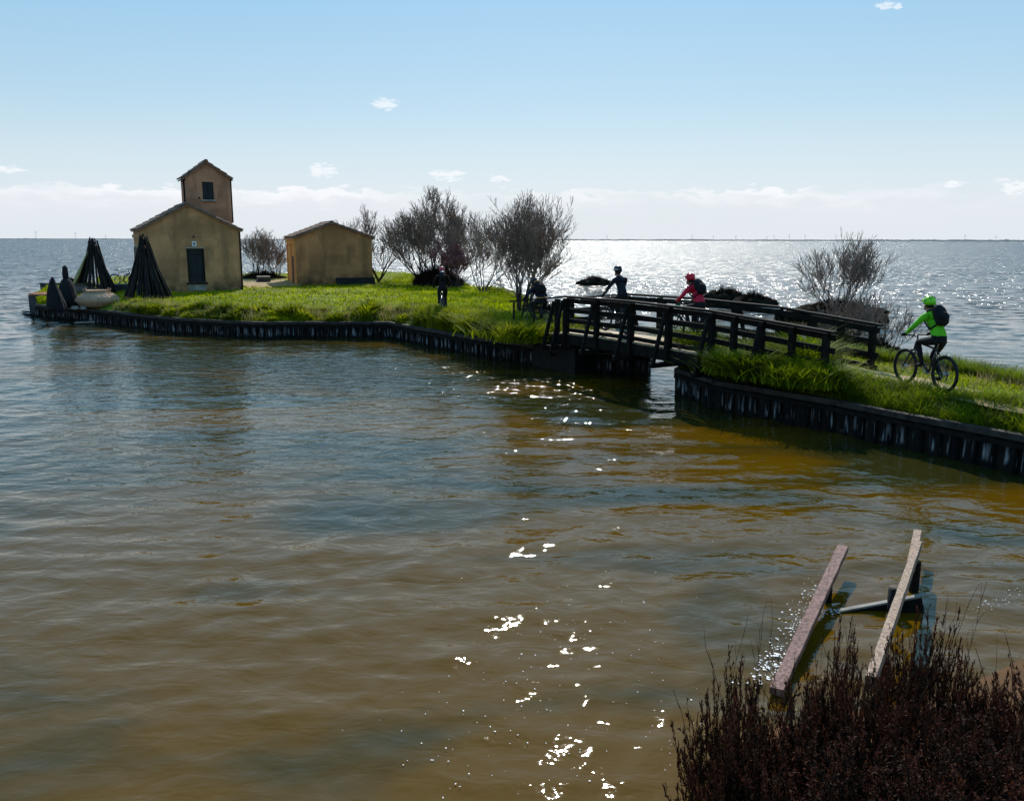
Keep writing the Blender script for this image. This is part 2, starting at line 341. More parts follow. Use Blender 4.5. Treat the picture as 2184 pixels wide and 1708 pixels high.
# ---------------------------------------------------------------- water
def watermat():
    m = bpy.data.materials.new('lagoon_water'); m.use_nodes = True; t = m.node_tree; b = t.nodes['Principled BSDF']
    def nd(k, **q):
        n = t.nodes.new(k)
        for a, v in q.items(): setattr(n, a, v)
        return n
    geo = nd('ShaderNodeNewGeometry')
    def nz(sc, st, det, ro=.55, rot=0, dist=0):
        mp = nd('ShaderNodeMapping'); mp.inputs['Scale'].default_value = st; mp.inputs['Rotation'].default_value = (0, 0, rot); t.links.new(geo.outputs['Position'], mp.inputs[0])
        n = nd('ShaderNodeTexNoise'); n.inputs['Scale'].default_value = sc; n.inputs['Detail'].default_value = det; n.inputs['Roughness'].default_value = ro
        n.inputs['Distortion'].default_value = dist
        t.links.new(mp.outputs[0], n.inputs[0]); return n.outputs[0]
    ln = nd('ShaderNodeVectorMath', operation='LENGTH'); t.links.new(geo.outputs['Position'], ln.inputs[0])
    def mr(v, a, bb, c=0, d=1):
        n = nd('ShaderNodeMapRange'); t.links.new(v, n.inputs[0])
        for i, q in enumerate((a, bb, c, d)): n.inputs[i + 1].default_value = q
        return n.outputs[0]
    def mth(op, a, bb):
        n = nd('ShaderNodeMath', operation=op)
        for i, v in enumerate((a, bb)):
            if isinstance(v, (int, float)): n.inputs[i].default_value = v
            else: t.links.new(v, n.inputs[i])
        return n.outputs[0]
    # silty shallows: brown shoals between greener, deeper water
    patch = nz(.33, (.5, 1.1, 1), 4, .5, .25, .6)
    near = mr(ln.outputs['Value'], 6, 22, 0.13, -.04)
    pf = mr(mth('ADD', patch, near), .44, .60)
    mx = nd('ShaderNodeMix', data_type='RGBA'); t.links.new(pf, mx.inputs[0]); mx.inputs[6].default_value = (.028, .026, .005, 1); mx.inputs[7].default_value = (.100, .051, .001, 1)
    mx2 = nd('ShaderNodeMix', data_type='RGBA'); t.links.new(mr(ln.outputs['Value'], 30, 70), mx2.inputs[0]); t.links.new(mx.outputs[2], mx2.inputs[6]); mx2.inputs[7].default_value = (.03, .033, .032, 1); t.links.new(mx2.outputs[2], b.inputs['Base Color'])
    b.inputs['IOR'].default_value = 1.33; b.inputs['Specular IOR Level'].default_value = .5
    ROUGH = mr(ln.outputs['Value'], 22, 110, .026, .25)
    # ripples: small ones close by, choppier lagoon further out
    small = nz(2.6, (.75, 1.35, 1), 3, .5, .2, .5); fine = nz(13, (.6, 1.2, 1), 3, .5, -.25)
    
    bp1 = nd('ShaderNodeBump'); bp1.inputs['Strength'].default_value = 1
    spos = nd('ShaderNodeSeparateXYZ'); t.links.new(geo.outputs['Position'], spos.inputs[0])
    yy = mth('ADD', spos.outputs[1], mth('MULTIPLY', mth('SUBTRACT', patch, .5), 9.0)); yy = mth('SUBTRACT', yy, mth('MULTIPLY', spos.outputs[0], -.12))
    ruf = mth('MULTIPLY', mr(yy, 19.5, 22.5), mr(yy, 29, 26))     # wind ruffled band across the bay
    t.links.new(mth('ADD', mr(ln.outputs['Value'], 6, 22, .019, .042), mth('MULTIPLY', ruf, .03)), bp1.inputs['Distance']); t.links.new(small, bp1.inputs['Height'])
    bp2 = nd('ShaderNodeBump'); bp2.inputs['Strength'].default_value = 1; t.links.new(mth('ADD', mth('MULTIPLY', ruf, .004), .0018), bp2.inputs['Distance']); t.links.new(fine, bp2.inputs['Height']); t.links.new(bp1.outputs[0], bp2.inputs['Normal'])
    t.links.new(mth('ADD', ROUGH, mth('MULTIPLY', ruf, .03)), b.inputs['Roughness'])
    def nzc(sc, st, det, rot):
        mp = nd('ShaderNodeMapping'); mp.inputs['Scale'].default_value = st; mp.inputs['Rotation'].default_value = (0, 0, rot); t.links.new(geo.outputs['Position'], mp.inputs[0])
        n = nd('ShaderNodeTexNoise'); n.inputs['Scale'].default_value = sc; n.inputs['Detail'].default_value = det; n.inputs['Roughness'].default_value = .6
        t.links.new(mp.outputs[0], n.inputs[0]); c = nd('ShaderNodeVectorMath', operation='SUBTRACT'); t.links.new(n.outputs[1], c.inputs[0]); c.inputs[1].default_value = (.5, .5, .5); return c.outputs[0]
    def vmul(v, f):
        n = nd('ShaderNodeVectorMath', operation='MULTIPLY'); t.links.new(v, n.inputs[0]); cb = nd('ShaderNodeCombineXYZ'); t.links.new(f, cb.inputs[0]); t.links.new(f, cb.inputs[1]); t.links.new(cb.outputs[0], n.inputs[1]); return n.outputs[0]
    chop = vmul(nzc(1.7, (.55, 1.3, 1), 4, .12), mr(ln.outputs['Value'], 34, 60, 0, 4.0))
    swell = vmul(nzc(.33, (.6, 1.3, 1), 3, .1), mr(ln.outputs['Value'], 40, 90, 0, 1.1))
    a1 = nd('ShaderNodeVectorMath', operation='ADD'); t.links.new(chop, a1.inputs[0]); t.links.new(bp2.outputs[0], a1.inputs[1])
    a2 = nd('ShaderNodeVectorMath', operation='ADD'); t.links.new(swell, a2.inputs[0]); t.links.new(a1.outputs[0], a2.inputs[1])
    a3 = nd('ShaderNodeVectorMath', operation='NORMALIZE'); t.links.new(a2.outputs[0], a3.inputs[0])
    t.links.new(a3.outputs[0], b.inputs['Normal'])
    return m
def make_water():
    rr = list(4 * np.exp(np.arange(0, math.log(65 / 4), .0052))); rr += list(65 * np.exp(np.arange(.03, math.log(14000 / 65), .055)))
    rr = np.array(rr); aa = np.radians(np.linspace(-58, 58, 540))
    RR, AA = np.meshgrid(rr, aa, indexing='ij')
    X = RR * np.sin(AA); Y = RR * np.cos(AA) - 3.5; Z = np.zeros_like(X)
    sp = np.maximum(RR * .0052, RR * (aa[1] - aa[0])); sp[RR > 65] = 99
    for i in range(46):
        lam = .24 * (2.0 / .24) ** (i / 45.0); th = math.radians(99) + RS.normal() * .55
        k = 2 * math.pi / lam; A = .0040 * lam ** .8 * (.6 + .8 * RS.rand())
        att = np.clip((lam / sp - 3) / 3, 0, 1)
        ph = k * (X * math.cos(th) + Y * math.sin(th)) + RS.rand() * 6.28 + .9 * np.sin(.7 * X + i) + .7 * np.sin(.5 * Y + 2 * i)
        Z += att * A * (2.2 * np.exp(1.1 * (np.sin(ph) - 1)) - .8) * (.55 + .75 * np.sin(.31 * X * (1 + .1 * (i % 5)) + i * 1.7) * np.sin(.45 * Y + i * 2.3))
    gust = .75 + .45 * np.sin(.21 * X + .33 * Y + 1) * np.sin(.13 * X - .27 * Y)
    Z *= gust
    n, m = X.shape; V = np.stack([X, Y, Z], -1).reshape(-1, 3)
    idx = np.arange(n * m).reshape(n, m)
    q = np.stack([idx[:-1, :-1], idx[:-1, 1:], idx[1:, 1:], idx[1:, :-1]], -1).reshape(-1, 4)
    return struct(link('water', fastmesh('water', V, [q]), watermat(), smooth=True))
make_water()
# lagoon bed, so nothing is open from below
struct(MB().box((0, 0, -1.6), (30000, 30000, .2)).build('lagoon_bed', M['mud']))

# ---------------------------------------------------------------- land
def resample(P, n):
    P = np.array([(p[0], p[1]) for p in P]); d = np.r_[0, np.cumsum(np.hypot(*np.diff(P, axis=0).T))]
    t = np.linspace(0, d[-1], n); return np.stack([np.interp(t, d, P[:, 0]), np.interp(t, d, P[:, 1])], -1)
class Bank:
    def __init__(s, near, far, hfun, n=140, m=70, zn=.60, zf=.5):
        s.A = resample(near, n); s.B = resample(far, n); s.n = n; s.m = m; s.h = hfun; dv = s.B - s.A; ll = np.linalg.norm(dv, axis=1, keepdims=True); s.A = s.A + dv / np.maximum(ll, .01) * np.minimum(.16, ll * .2); s.zn = zn; s.zf = zf
    def xy(s, u, v):
        u = np.clip(u, 0, 1) * (s.n - 1); i = np.minimum(u.astype(int), s.n - 2); f = (u - i)[..., None]
        a = s.A[i] * (1 - f) + s.A[i + 1] * f; b = s.B[i] * (1 - f) + s.B[i + 1] * f
        return a * (1 - v[..., None]) + b * v[..., None], np.linalg.norm(a - b, axis=-1)
    def pos(s, u, v):
        p, wd = s.xy(u, v); dn = v * wd; df = (1 - v) * wd
        h = s.h(p[..., 0], p[..., 1])
        z = s.zn + (h - s.zn) * np.clip(dn / 1.3, 0, 1) ** .7; z = s.zf + (z - s.zf) * np.clip(df / 1.6, 0, 1) ** .7
        return np.concatenate([p, z[..., None]], -1)
    def build(s, name, m):
        v = np.linspace(0, 1, s.m) ; u = np.linspace(0, 1, s.n)
        U, Vv = np.meshgrid(u, v, indexing='ij'); P = s.pos(U, Vv)
        n, mm = U.shape; V = P.reshape(-1, 3); idx = np.arange(n * mm).reshape(n, mm)
        q = np.stack([idx[:-1, :-1], idx[1:, :-1], idx[1:, 1:], idx[:-1, 1:]], -1).reshape(-1, 4)
        ring = np.r_[idx[:, 0], idx[-1, 1:], idx[::-1, -1][1:], idx[0, ::-1][1:]]
        low = V[ring].copy(); low[:, 2] = -1.2; b = len(V); V = np.r_[V, low]; k = np.arange(len(ring) - 1)
        sk = np.stack([ring[:-1], b + k, b + k + 1, ring[1:]], -1)
        return struct(link(name, fastmesh(name, V, [q, sk]), m, smooth=True))
def nz2(x, y, s, o=0):
    sh = np.shape(x); xs = np.ravel(x); ys = np.ravel(y)
    return np.array([noise.noise(Vector((a * s + o, b * s - o, o))) for a, b in zip(xs, ys)]).reshape(sh)
ISL_NEAR = [(79, 648), (105, 651), (128, 652), (250, 664), (385, 678), (503, 684), (564, 686), (674, 685), (832, 686), (918, 701), (1035, 720), (1172, 737), (1182, 742), (1380, 751)]
near_i = [at(px, py, .68) for px, py in ISL_NEAR]
far_i = [at(79, 636, .6), at(110, 618, .6), at(165, 610, .7), at(235, 607, .8), (-32, 66), (-20, 72), (-12, 78), at(800, 583, .9), at(880, 586, .9), at(985, 608, .9), at(1071, 620, .9), at(1120, 640, .9), at(1200, 668, .8), at(1290, 700, .7), at(1385, 738, .68)]
def hisl(x, y): return .95 + .07 * nz2(x, y, .25) + .05 * nz2(x, y, .8, 3) + .02 * np.clip(y - 50, 0, 30) * .3
island = Bank(near_i, far_i, hisl, 170, 90)
island.build('island_ground', M['turf'])
RB_NEAR = [(1446, 783), (1527, 809), (1790, 853), (1945, 882), (2184, 926), (2420, 975)]
near_r = [at(px, py, .70) for px, py in RB_NEAR]; near_r.append(near_r[-1] + (near_r[-1] - near_r[-2]).normalized() * 4)
far_r = [at(1490, 760, .6), at(1620, 742, .8), at(1760, 745, .85), at(1900, 762, .85), at(2050, 780, .85), at(2184, 808, .85), at(2420, 868, .85)]
far_r.append(far_r[-1] + (far_r[-1] - far_r[-2]).normalized() * 4)
def hrb(x, y): return .93 + .24 * np.exp(-(((x - 5.9) / 1.5) ** 2 + ((y - 18.9) / 1.3) ** 2)) + .05 * nz2(x, y, .5, 7) + .04 * nz2(x, y, 1.4, 2)
rbank = Bank(near_r, far_r, hrb, 120, 40)
rbank.build('causeway_ground', M['turf'])

# near shore under the viewer
shore = [(-60, 1.0), (-20, 1.8), (-1, 2.7), (1.0, 3.7), (1.45, 5.0), (1.9, 6.2), (3.0, 6.6), (3.9, 6.85), (4.7, 7.35), (6.2, 8.3), (9, 9.4), (16, 10), (60, 14)]
def near_height(x, y):
    ys = np.interp(x, [p[0] for p in shore], [p[1] for p in shore]); d = ys - y
    dx = np.clip((x - .9), 0, 5)
    h = np.minimum(d * .30 + .02, 2.3)
    h = np.where(d < 0, d * .25, h)
    h = np.minimum(h, np.where(x < 6, .05 + np.maximum(dx, (2.6 - y) * .9) * .5 + (2.6 - y).clip(0) * .4, 9))
    return h + .03 * nz2(x, y, 1.3, 5)
xs = np.r_[np.linspace(-60, -2, 30), np.linspace(-1.9, 12, 140), np.linspace(12.5, 60, 30)]; ys = np.r_[np.linspace(-30, -1, 12), np.linspace(-.9, 12, 130), np.linspace(12.5, 17, 10)]
XX, YY = np.meshgrid(xs, ys, indexing='ij'); ZZ = near_height(XX, YY); ZZ = np.maximum(ZZ, -1.2)
idx = np.arange(XX.size).reshape(XX.shape); q = np.stack([idx[:-1, :-1], idx[1:, :-1], idx[1:, 1:], idx[:-1, 1:]], -1).reshape(-1, 4)
struct(link('near_shore', fastmesh('near_shore', np.stack([XX, YY, ZZ], -1).reshape(-1, 3), [q]), M['mud'], smooth=True))

# far shore: low land with an uneven tree line, then masts
def far_land():
    n = 900; a = np.radians(np.linspace(-50, 50, n)); D = 3600
    hgt = np.array([4.5 + 4 * abs(noise.noise(Vector((x * 26, 3, 0)))) + 3.2 * abs(noise.noise(Vector((x * 140, 9, 0)))) + 1.8 * noise.noise(Vector((x * 500, 1, 0))) for x in a])
    hgt *= np.clip(.75 + .25 * np.degrees(a) / 20, .55, 1.1)
    V = []
    for r, k in ((D, 0), (D + 30, 1), (D + 500, 1), (D + 520, 0)):
        V.append(np.stack([r * np.sin(a), r * np.cos(a), hgt * k - (.5 if k == 0 else 0)], -1))
    V = np.concatenate(V); q = []
    for j in range(3):
        i = np.arange(n - 1) + j * n; q.append(np.stack([i, i + 1, i + n + 1, i + n], -1))
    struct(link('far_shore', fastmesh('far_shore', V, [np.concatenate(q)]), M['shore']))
    proto = None
    spots = [(94, 22), (177, 20), (240, 12), (1468, 18), (1513, 15), (1560, 16), (1640, 17), (1625, 14), (1672, 20), (1705, 18), (1770, 18), (2040, 19), (2105, 15), (1290, 16)]
    for i, (px, h) in enumerate(sorted(spots)):
        ang = math.atan((px - W0 / 2) / F); loc = (3500 * math.sin(ang), 3500 * math.cos(ang), 1)
        where = 'beyond the left end of the island' if px < 300 else 'beyond the footbridge and lagoon'
        if proto is None:
            proto = thing('electricity_pylon', '', 'pylon', loc, -ang, 'pylons on the far shore')
            mb = MB()
            for sx in (-1, 1):
                for sy in (-1, 1): mb.tube([(sx * 2.2, sy * 2.2, 0), (sx * .35, sy * .35, 26)], .22, 4)
            for k in range(6):
                z0, z1 = k * 4.2, (k + 1) * 4.2; w0, w1 = 2.2 - .07 * z0, 2.2 - .07 * z1
                mb.tube([(-w0, -w0, z0), (w1, -w1, z1)], .1, 3); mb.tube([(w0, w0, z0), (-w1, w1, z1)], .1, 3)
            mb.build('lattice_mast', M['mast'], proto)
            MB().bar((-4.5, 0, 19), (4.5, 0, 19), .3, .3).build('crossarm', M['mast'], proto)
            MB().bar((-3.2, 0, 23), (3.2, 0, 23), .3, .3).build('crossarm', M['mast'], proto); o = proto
        else: o = dup(proto, loc, -ang)
        OR = 'first second third fourth fifth sixth seventh eighth ninth tenth eleventh'.split(); k_ = i if px < 300 else i - 3
        o.scale = (1, 1, h / 20); o['label'] = OR[k_] + ' pylon from the left on the far shore ' + where
        o['group'] = 'distant pylons ' + where
far_land()

# ---------------------------------------------------------------- blades
def blades(base, hgt, wid, lean, segs=2, splay=1.0, up=.5):
    """base (n,3); returns V, faces. each blade bends over"""
    n = len(base); ang = RS.rand(n) * 2 * math.pi; d = np.stack([np.cos(ang), np.sin(ang), np.zeros(n)], -1)
    s = np.stack([-np.sin(ang), np.cos(ang), np.zeros(n)], -1)
    h = hgt[:, None]; l = lean[:, None]; wd = wid[:, None]; rows = []
    for k in range(segs + 1):
        f = k / segs; c = base + np.array([0, 0, 1]) * h * (f - .18 * f * f * l) + d * h * l * f ** 1.7 * splay
        ww = wd * (1 - .92 * f ** 1.4) / 2 if k else wd * .35
        rows.append(c - s * ww); rows.append(c + s * ww)
    V = np.stack(rows, 1).reshape(-1, 3); st = (segs + 1) * 2; b = np.arange(n)[:, None] * st
    fs = [np.concatenate([b + 2 * k, b + 2 * k + 1, b + 2 * k + 3, b + 2 * k + 2], 1) for k in range(segs)]
    return V, np.concatenate(fs)
def clumpy(bank, n, vlo, vhi, thr=0, sc=.6, o=0, ulo=0, uhi=1, absw=False):
    u = ulo + (uhi - ulo) * RS.rand(n); t = RS.rand(n)
    if absw:
        _, wd = bank.xy(u, np.zeros(n)); v = (vlo + (vhi - vlo) * t) / wd
        if absw == 'far': v = 1 - v
        v = np.clip(v, 0, 1)
    else: v = vlo + (vhi - vlo) * t
    P = bank.pos(u, v); g = nz2(P[:, 0], P[:, 1], sc, o); keep = (g > thr + RS.normal(size=n) * .08) & offpath(P)
    return P[keep], g[keep]
def grassobj(name, parts, m, label, cat='grass'):
    V = []; Fq = []; b = 0
    for v, f in parts: V.append(v); Fq.append(f + b); b += len(v)
    return tag(link(name, fastmesh(name, np.concatenate(V), [np.concatenate(Fq)]), m), label, cat, kind='stuff')
def offpath(P):
    c = [at(1740, 777, .95), at(1830, 796, .95), at(1960, 818, .95), at(2040, 835, .95)]; k = np.ones(len(P), bool)
    for a, b in zip(c[:-1], c[1:]):
        a = np.array(a[:2]); b = np.array(b[:2]); d = b - a; t = np.clip(((P[:, :2] - a) @ d) / (d @ d), 0, 1); k &= np.linalg.norm(P[:, :2] - a - t[:, None] * d, axis=1) > .32 + .18 * RS.rand(len(P))
    q = np.array(at(572, 607, .95)[:2]); dd = (P[:, :2] - q) / np.array([1.7, 2.6]); k &= np.linalg.norm(dd, axis=1) > .8 + .3 * RS.rand(len(P))
    q = np.array(at(112, 634, .86)[:2]); k &= np.linalg.norm(P[:, :2] - q, axis=1) > 1.2
    q = np.array(at(150, 640, .8)[:2]); k &= np.linalg.norm(P[:, :2] - q, axis=1) > 1.6 * RS.rand(len(P))
    return k
def outside(P, rects):
    k = np.ones(len(P), bool)
    for (cx, cy, ang, x0, x1, y0, y1) in rects:
        dx = P[:, 0] - cx; dy = P[:, 1] - cy; a = dx * math.cos(ang) + dy * math.sin(ang); b = -dx * math.sin(ang) + dy * math.cos(ang)
        k &= ~((a > x0) & (a < x1) & (b > y0) & (b < y1))
    return k

# house frames: origin = front left corner, x along front wall, y into depth
HA = R(27); HO = Vector((at(308, 625, .95).x, at(308, 625, .95).y, .93))
KA = R(20); KO = Vector((at(634, 609, .95).x, at(634, 609, .95).y, .95))
RECTS = [(HO.x, HO.y, HA, -.1, 5.6, -.1, 5.7), (KO.x, KO.y, KA, -.1, 5.1, -.1, 5.6)]

# ---------------------------------------------------------------- revetments
def revet(name, label, pts, z, step, cat='retaining wall', left=None):
    t = thing(name, label, cat, (pts[0][0], pts[0][1], 0)); o = Vector((pts[0][0], pts[0][1], 0))
    vars_ = []
    for k in range(4):
        mb = MB(); w_ = .8 * step; hh = [.0, .02, -.02, .01][k]
        pr = [(-w_ / 2, 0), (-w_ / 2 + .03, -.045), (0, -.06 - .01 * k), (w_ / 2 - .03, -.045), (w_ / 2, 0)]
        zs = (-.9, z - .12 + hh)
        vs = [(x, y, zz) for zz in zs for x, y in pr]; n = 5
        mb.add(vs, [tuple(range(4, -1, -1)), tuple(range(5, 10))] + [(i, (i + 1) % n, (i + 1) % n + n, i + n) for i in range(n)])
        me = mb.mesh('plank'); me.materials.append(M['board']); vars_.append(me)
    for a, b in zip(pts[:-1], pts[1:]):
        a = Vector((a[0], a[1], 0)); b = Vector((b[0], b[1], 0)); d = b - a; ln = d.length
        if ln < .05: continue
        d.normalize(); out = Vector((d.y, -d.x, 0)); ang = math.atan2(d.y, d.x)
        c = (a + b) / 2 - o
        k = max(1, round(ln / 3.2))
        for j in range(k):
            p0 = a + d * ln * j / k - o; p1 = a + d * (ln * (j + 1) / k - .012) - o
            dz = random.uniform(-.015, .015)
            mb = MB(); mb.bar(p0 + out * .02 + Vector((0, 0, z - .06 + dz)), p1 + out * .02 + Vector((0, 0, z - .06 - dz)), .16, .11)
            mb.build('cap_beam', M['cap'], t)
        MB().bar(a - o + out * .075 + Vector((0, 0, z - .2)), b - o + out * .075 + Vector((0, 0, z - .2)), .05, .09).build('waling', M['wood'], t)
        MB().bar(a - o - out * .03 + Vector((0, 0, z - .8)), b - o - out * .03 + Vector((0, 0, z - .8)), .04, 1.4).build('backing', M['post'], t)
        nb = max(1, int(ln / step))
        for j in range(nb):
            p = a + d * (ln * (j + .5) / nb) - o
            child(t, 'plank', random.choice(vars_), p + out * random.uniform(0, .035) + d * random.uniform(-.03, .03) + Vector((0, 0, random.uniform(-.06, .01))), (random.uniform(-.03, .03), random.uniform(-.035, .035), ang + random.uniform(-.2, .2)))
    return t
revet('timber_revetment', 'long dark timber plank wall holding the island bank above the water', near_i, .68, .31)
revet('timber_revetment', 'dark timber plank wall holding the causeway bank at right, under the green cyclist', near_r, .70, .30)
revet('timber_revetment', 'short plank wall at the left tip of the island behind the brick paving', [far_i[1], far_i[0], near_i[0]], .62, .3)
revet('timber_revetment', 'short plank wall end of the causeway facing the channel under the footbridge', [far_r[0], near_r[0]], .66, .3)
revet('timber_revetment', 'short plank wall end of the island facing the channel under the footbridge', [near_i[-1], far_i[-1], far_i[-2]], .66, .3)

# ---------------------------------------------------------------- grass
P, g = clumpy(island, 95000, .02, .97, -.9)
k = outside(P, RECTS); P = P[k]; g = g[k]; g2 = nz2(P[:, 0], P[:, 1], 1.6, 9)
h = (.05 + .05 * RS.rand(len(P))) * (1 + 1.8 * np.clip(g2, 0, 1)) * (1 + .8 * np.clip(g, 0, 1))
grassobj('field_grass', [blades(P, h, .03 + .03 * RS.rand(len(P)), .5 + .6 * RS.rand(len(P)), 2)], M['grass'], 'short bright green grass covering the island around the two old buildings')
parts = []
P, g = clumpy(island, 34000, .0, 1.5, -.28, .9, 2, .22, .86, True); P = P[outside(P, RECTS)]; n = len(P)
near5 = np.clip(np.hypot(P[:, 0] + 2.7, P[:, 1] - 33) / 1.5, .35, 1)
cl = np.clip(.55 + 1.9 * nz2(P[:, 0], P[:, 1], 1.1, 12), .25, 1.5) * near5
parts.append(blades(P, (.14 + .30 * RS.rand(n)) * cl, .05 + .08 * RS.rand(n), .4 + .9 * RS.rand(n), 3))
P, g = clumpy(island, 30000, .05, .9, .18, 1.0, 20); P = P[outside(P, RECTS)]; n = len(P)
parts.append(blades(P, .08 + .16 * RS.rand(n), .04 + .05 * RS.rand(n), .6 + .8 * RS.rand(n), 2))
P, g = clumpy(island, 16000, .1, 2.4, -.1, .6, 5, .68, .95, True); n = len(P)
parts.append(blades(P, .2 + .38 * RS.rand(n), .03 + .05 * RS.rand(n), .4 + .8 * RS.rand(n), 3))
P, g = clumpy(island, 7000, .0, 1.6, -.2, .6, 5, .6, .84, 'far'); n = len(P)
parts.append(blades(P, .15 + .3 * RS.rand(n), .03 + .05 * RS.rand(n), .4 + .8 * RS.rand(n), 3))
q_ = np.array([at(px, py, .9)[:2] for px, py in ((1040, 700), (1085, 712), (1130, 722), (1150, 715), (1100, 695))]); n = 9000; ii = RS.randint(0, 5, n)
P = np.concatenate([q_[ii] + RS.normal(size=(n, 2)) * (.42, .30), np.full((n, 1), .82)], 1)
parts.append(blades(P, (.25 + .4 * RS.rand(n)) * np.clip(.9 + nz2(P[:, 0], P[:, 1], 1.7, 3), .4, 1.3), .03 + .05 * RS.rand(n), .6 + .9 * RS.rand(n), 3))
grassobj('bank_weeds', parts, M['weed'], 'tall leafy weeds spilling over the island plank wall', 'weeds')

# causeway: long grass, path kept clear
parts = []
P, g = clumpy(rbank, 26000, .0, 1.25, -.5, .8, 4, 0, 1, True); n = len(P)
parts.append(blades(P, .12 + .26 * RS.rand(n), .014 + .022 * RS.rand(n), .5 + .9 * RS.rand(n), 3))
P, g = clumpy(rbank, 22000, .1, 2.1, -.2, .9, 1, 0, .31, True); n = len(P)
cl = np.clip(.75 + 1.3 * nz2(P[:, 0], P[:, 1], 1.3, 12), .4, 1.4)
parts.append(blades(P, (.30 + .34 * RS.rand(n)) * cl, .018 + .028 * RS.rand(n), .6 + .9 * RS.rand(n), 4))
P, g = clumpy(rbank, 26000, .0, 1.7, -.4, .8, 6, .12, 1, 'far'); n = len(P)
parts.append(blades(P, .18 + .3 * RS.rand(n), .014 + .022 * RS.rand(n), .5 + .9 * RS.rand(n), 3))
P, g = clumpy(rbank, 11000, .15, 1.9, -.2, 1.0, 1, 0, .29, True); n = len(P)
cl = np.clip(.8 + 1.3 * nz2(P[:, 0], P[:, 1], 1.1, 14), .4, 1.4)
parts.append(blades(P, (.38 + .45 * RS.rand(n)) * cl, .02 + .035 * RS.rand(n), .6 + .9 * RS.rand(n), 4))
n = 15000; c_ = np.array([(5.15, 19.35), (5.55, 18.7), (6.0, 18.15), (6.4, 17.7)])[RS.randint(0, 4, n)]
P = np.concatenate([c_ + RS.normal(size=(n, 2)) * (.26, .24), np.full((n, 1), .9)], 1)
parts.append(blades(P, (.28 + .32 * RS.rand(n)) * np.clip(.95 + nz2(P[:, 0], P[:, 1], 1.9, 3), .5, 1.25), .02 + .035 * RS.rand(n), .6 + .8 * RS.rand(n), 4))
grassobj('long_grass', parts, M['reed'], 'long arching green grass on the causeway bank beside the footbridge ramp')
P, g = clumpy(rbank, 40000, .03, .97, -.9); n = len(P)
grassobj('causeway_turf', [blades(P, .03 + .06 * RS.rand(n), .015 + .02 * RS.rand(n), .5 + .6 * RS.rand(n), 2)], M['grass'], 'short yellow green turf along the causeway path')

M['straw'] = mat('dry_straw', (.50, .38, .17), (.26, .19, .08), 1.2, .8, 0, trans=.3, spec=.05)
parts = []
P, g = clumpy(island, 6500, .0, 2.2, .0, .9, 31, .2, .97, True); P = P[outside(P, RECTS)]; n = len(P); parts.append(blades(P, .15 + .38 * RS.rand(n), .012 + .014 * RS.rand(n), .2 + .8 * RS.rand(n), 3))
P, g = clumpy(rbank, 9000, .05, .95, .0, 1.1, 33); n = len(P); parts.append(blades(P, .08 + .26 * RS.rand(n), .006 + .009 * RS.rand(n), .2 + .9 * RS.rand(n), 3))
grassobj('dry_stalks', parts, M['straw'], 'straw coloured dry stalks standing among the green bank grass')
# paths: sheets that follow the ground
def sheet(name, bank_h, edgeA, edgeB, m, z=.012, n=40, k=12):
    A = resample(edgeA, n); B = resample(edgeB, n); t = np.linspace(0, 1, k)
    P = A[:, None] * (1 - t[None, :, None]) + B[:, None] * t[None, :, None]
    wob = .12 * nz2(P[..., 0], P[..., 1], 1.5, 4); P = P + wob[..., None]
    Z = bank_h(P[..., 0], P[..., 1]) + z + .02 * np.sin(np.pi * t)[None]
    V = np.concatenate([P, Z[..., None]], -1).reshape(-1, 3); idx = np.arange(n * k).reshape(n, k)
    q = np.stack([idx[:-1, :-1], idx[1:, :-1], idx[1:, 1:], idx[:-1, 1:]], -1).reshape(-1, 4)
    return struct(link(name, fastmesh(name, V, [q]), m, smooth=True))
sheet('causeway_path', hrb, [at(1700, 783, .95), at(1800, 806, .95), at(1940, 826, .95), at(2090, 864, .95), at(2400, 930, .95)],
      [at(1800, 778, .95), at(1880, 794, .95), at(1990, 812, .95), at(2150, 846, .95), at(2430, 905, .95)], M['sand'], .03)
sheet('island_path', hisl, [at(528, 617, .95), at(575, 616, .95), at(612, 612, .95), at(640, 611, .95)], [at(505, 596, .95), at(560, 597, .95), at(615, 598, .95), at(650, 599, .95)], M['sand'], .035)

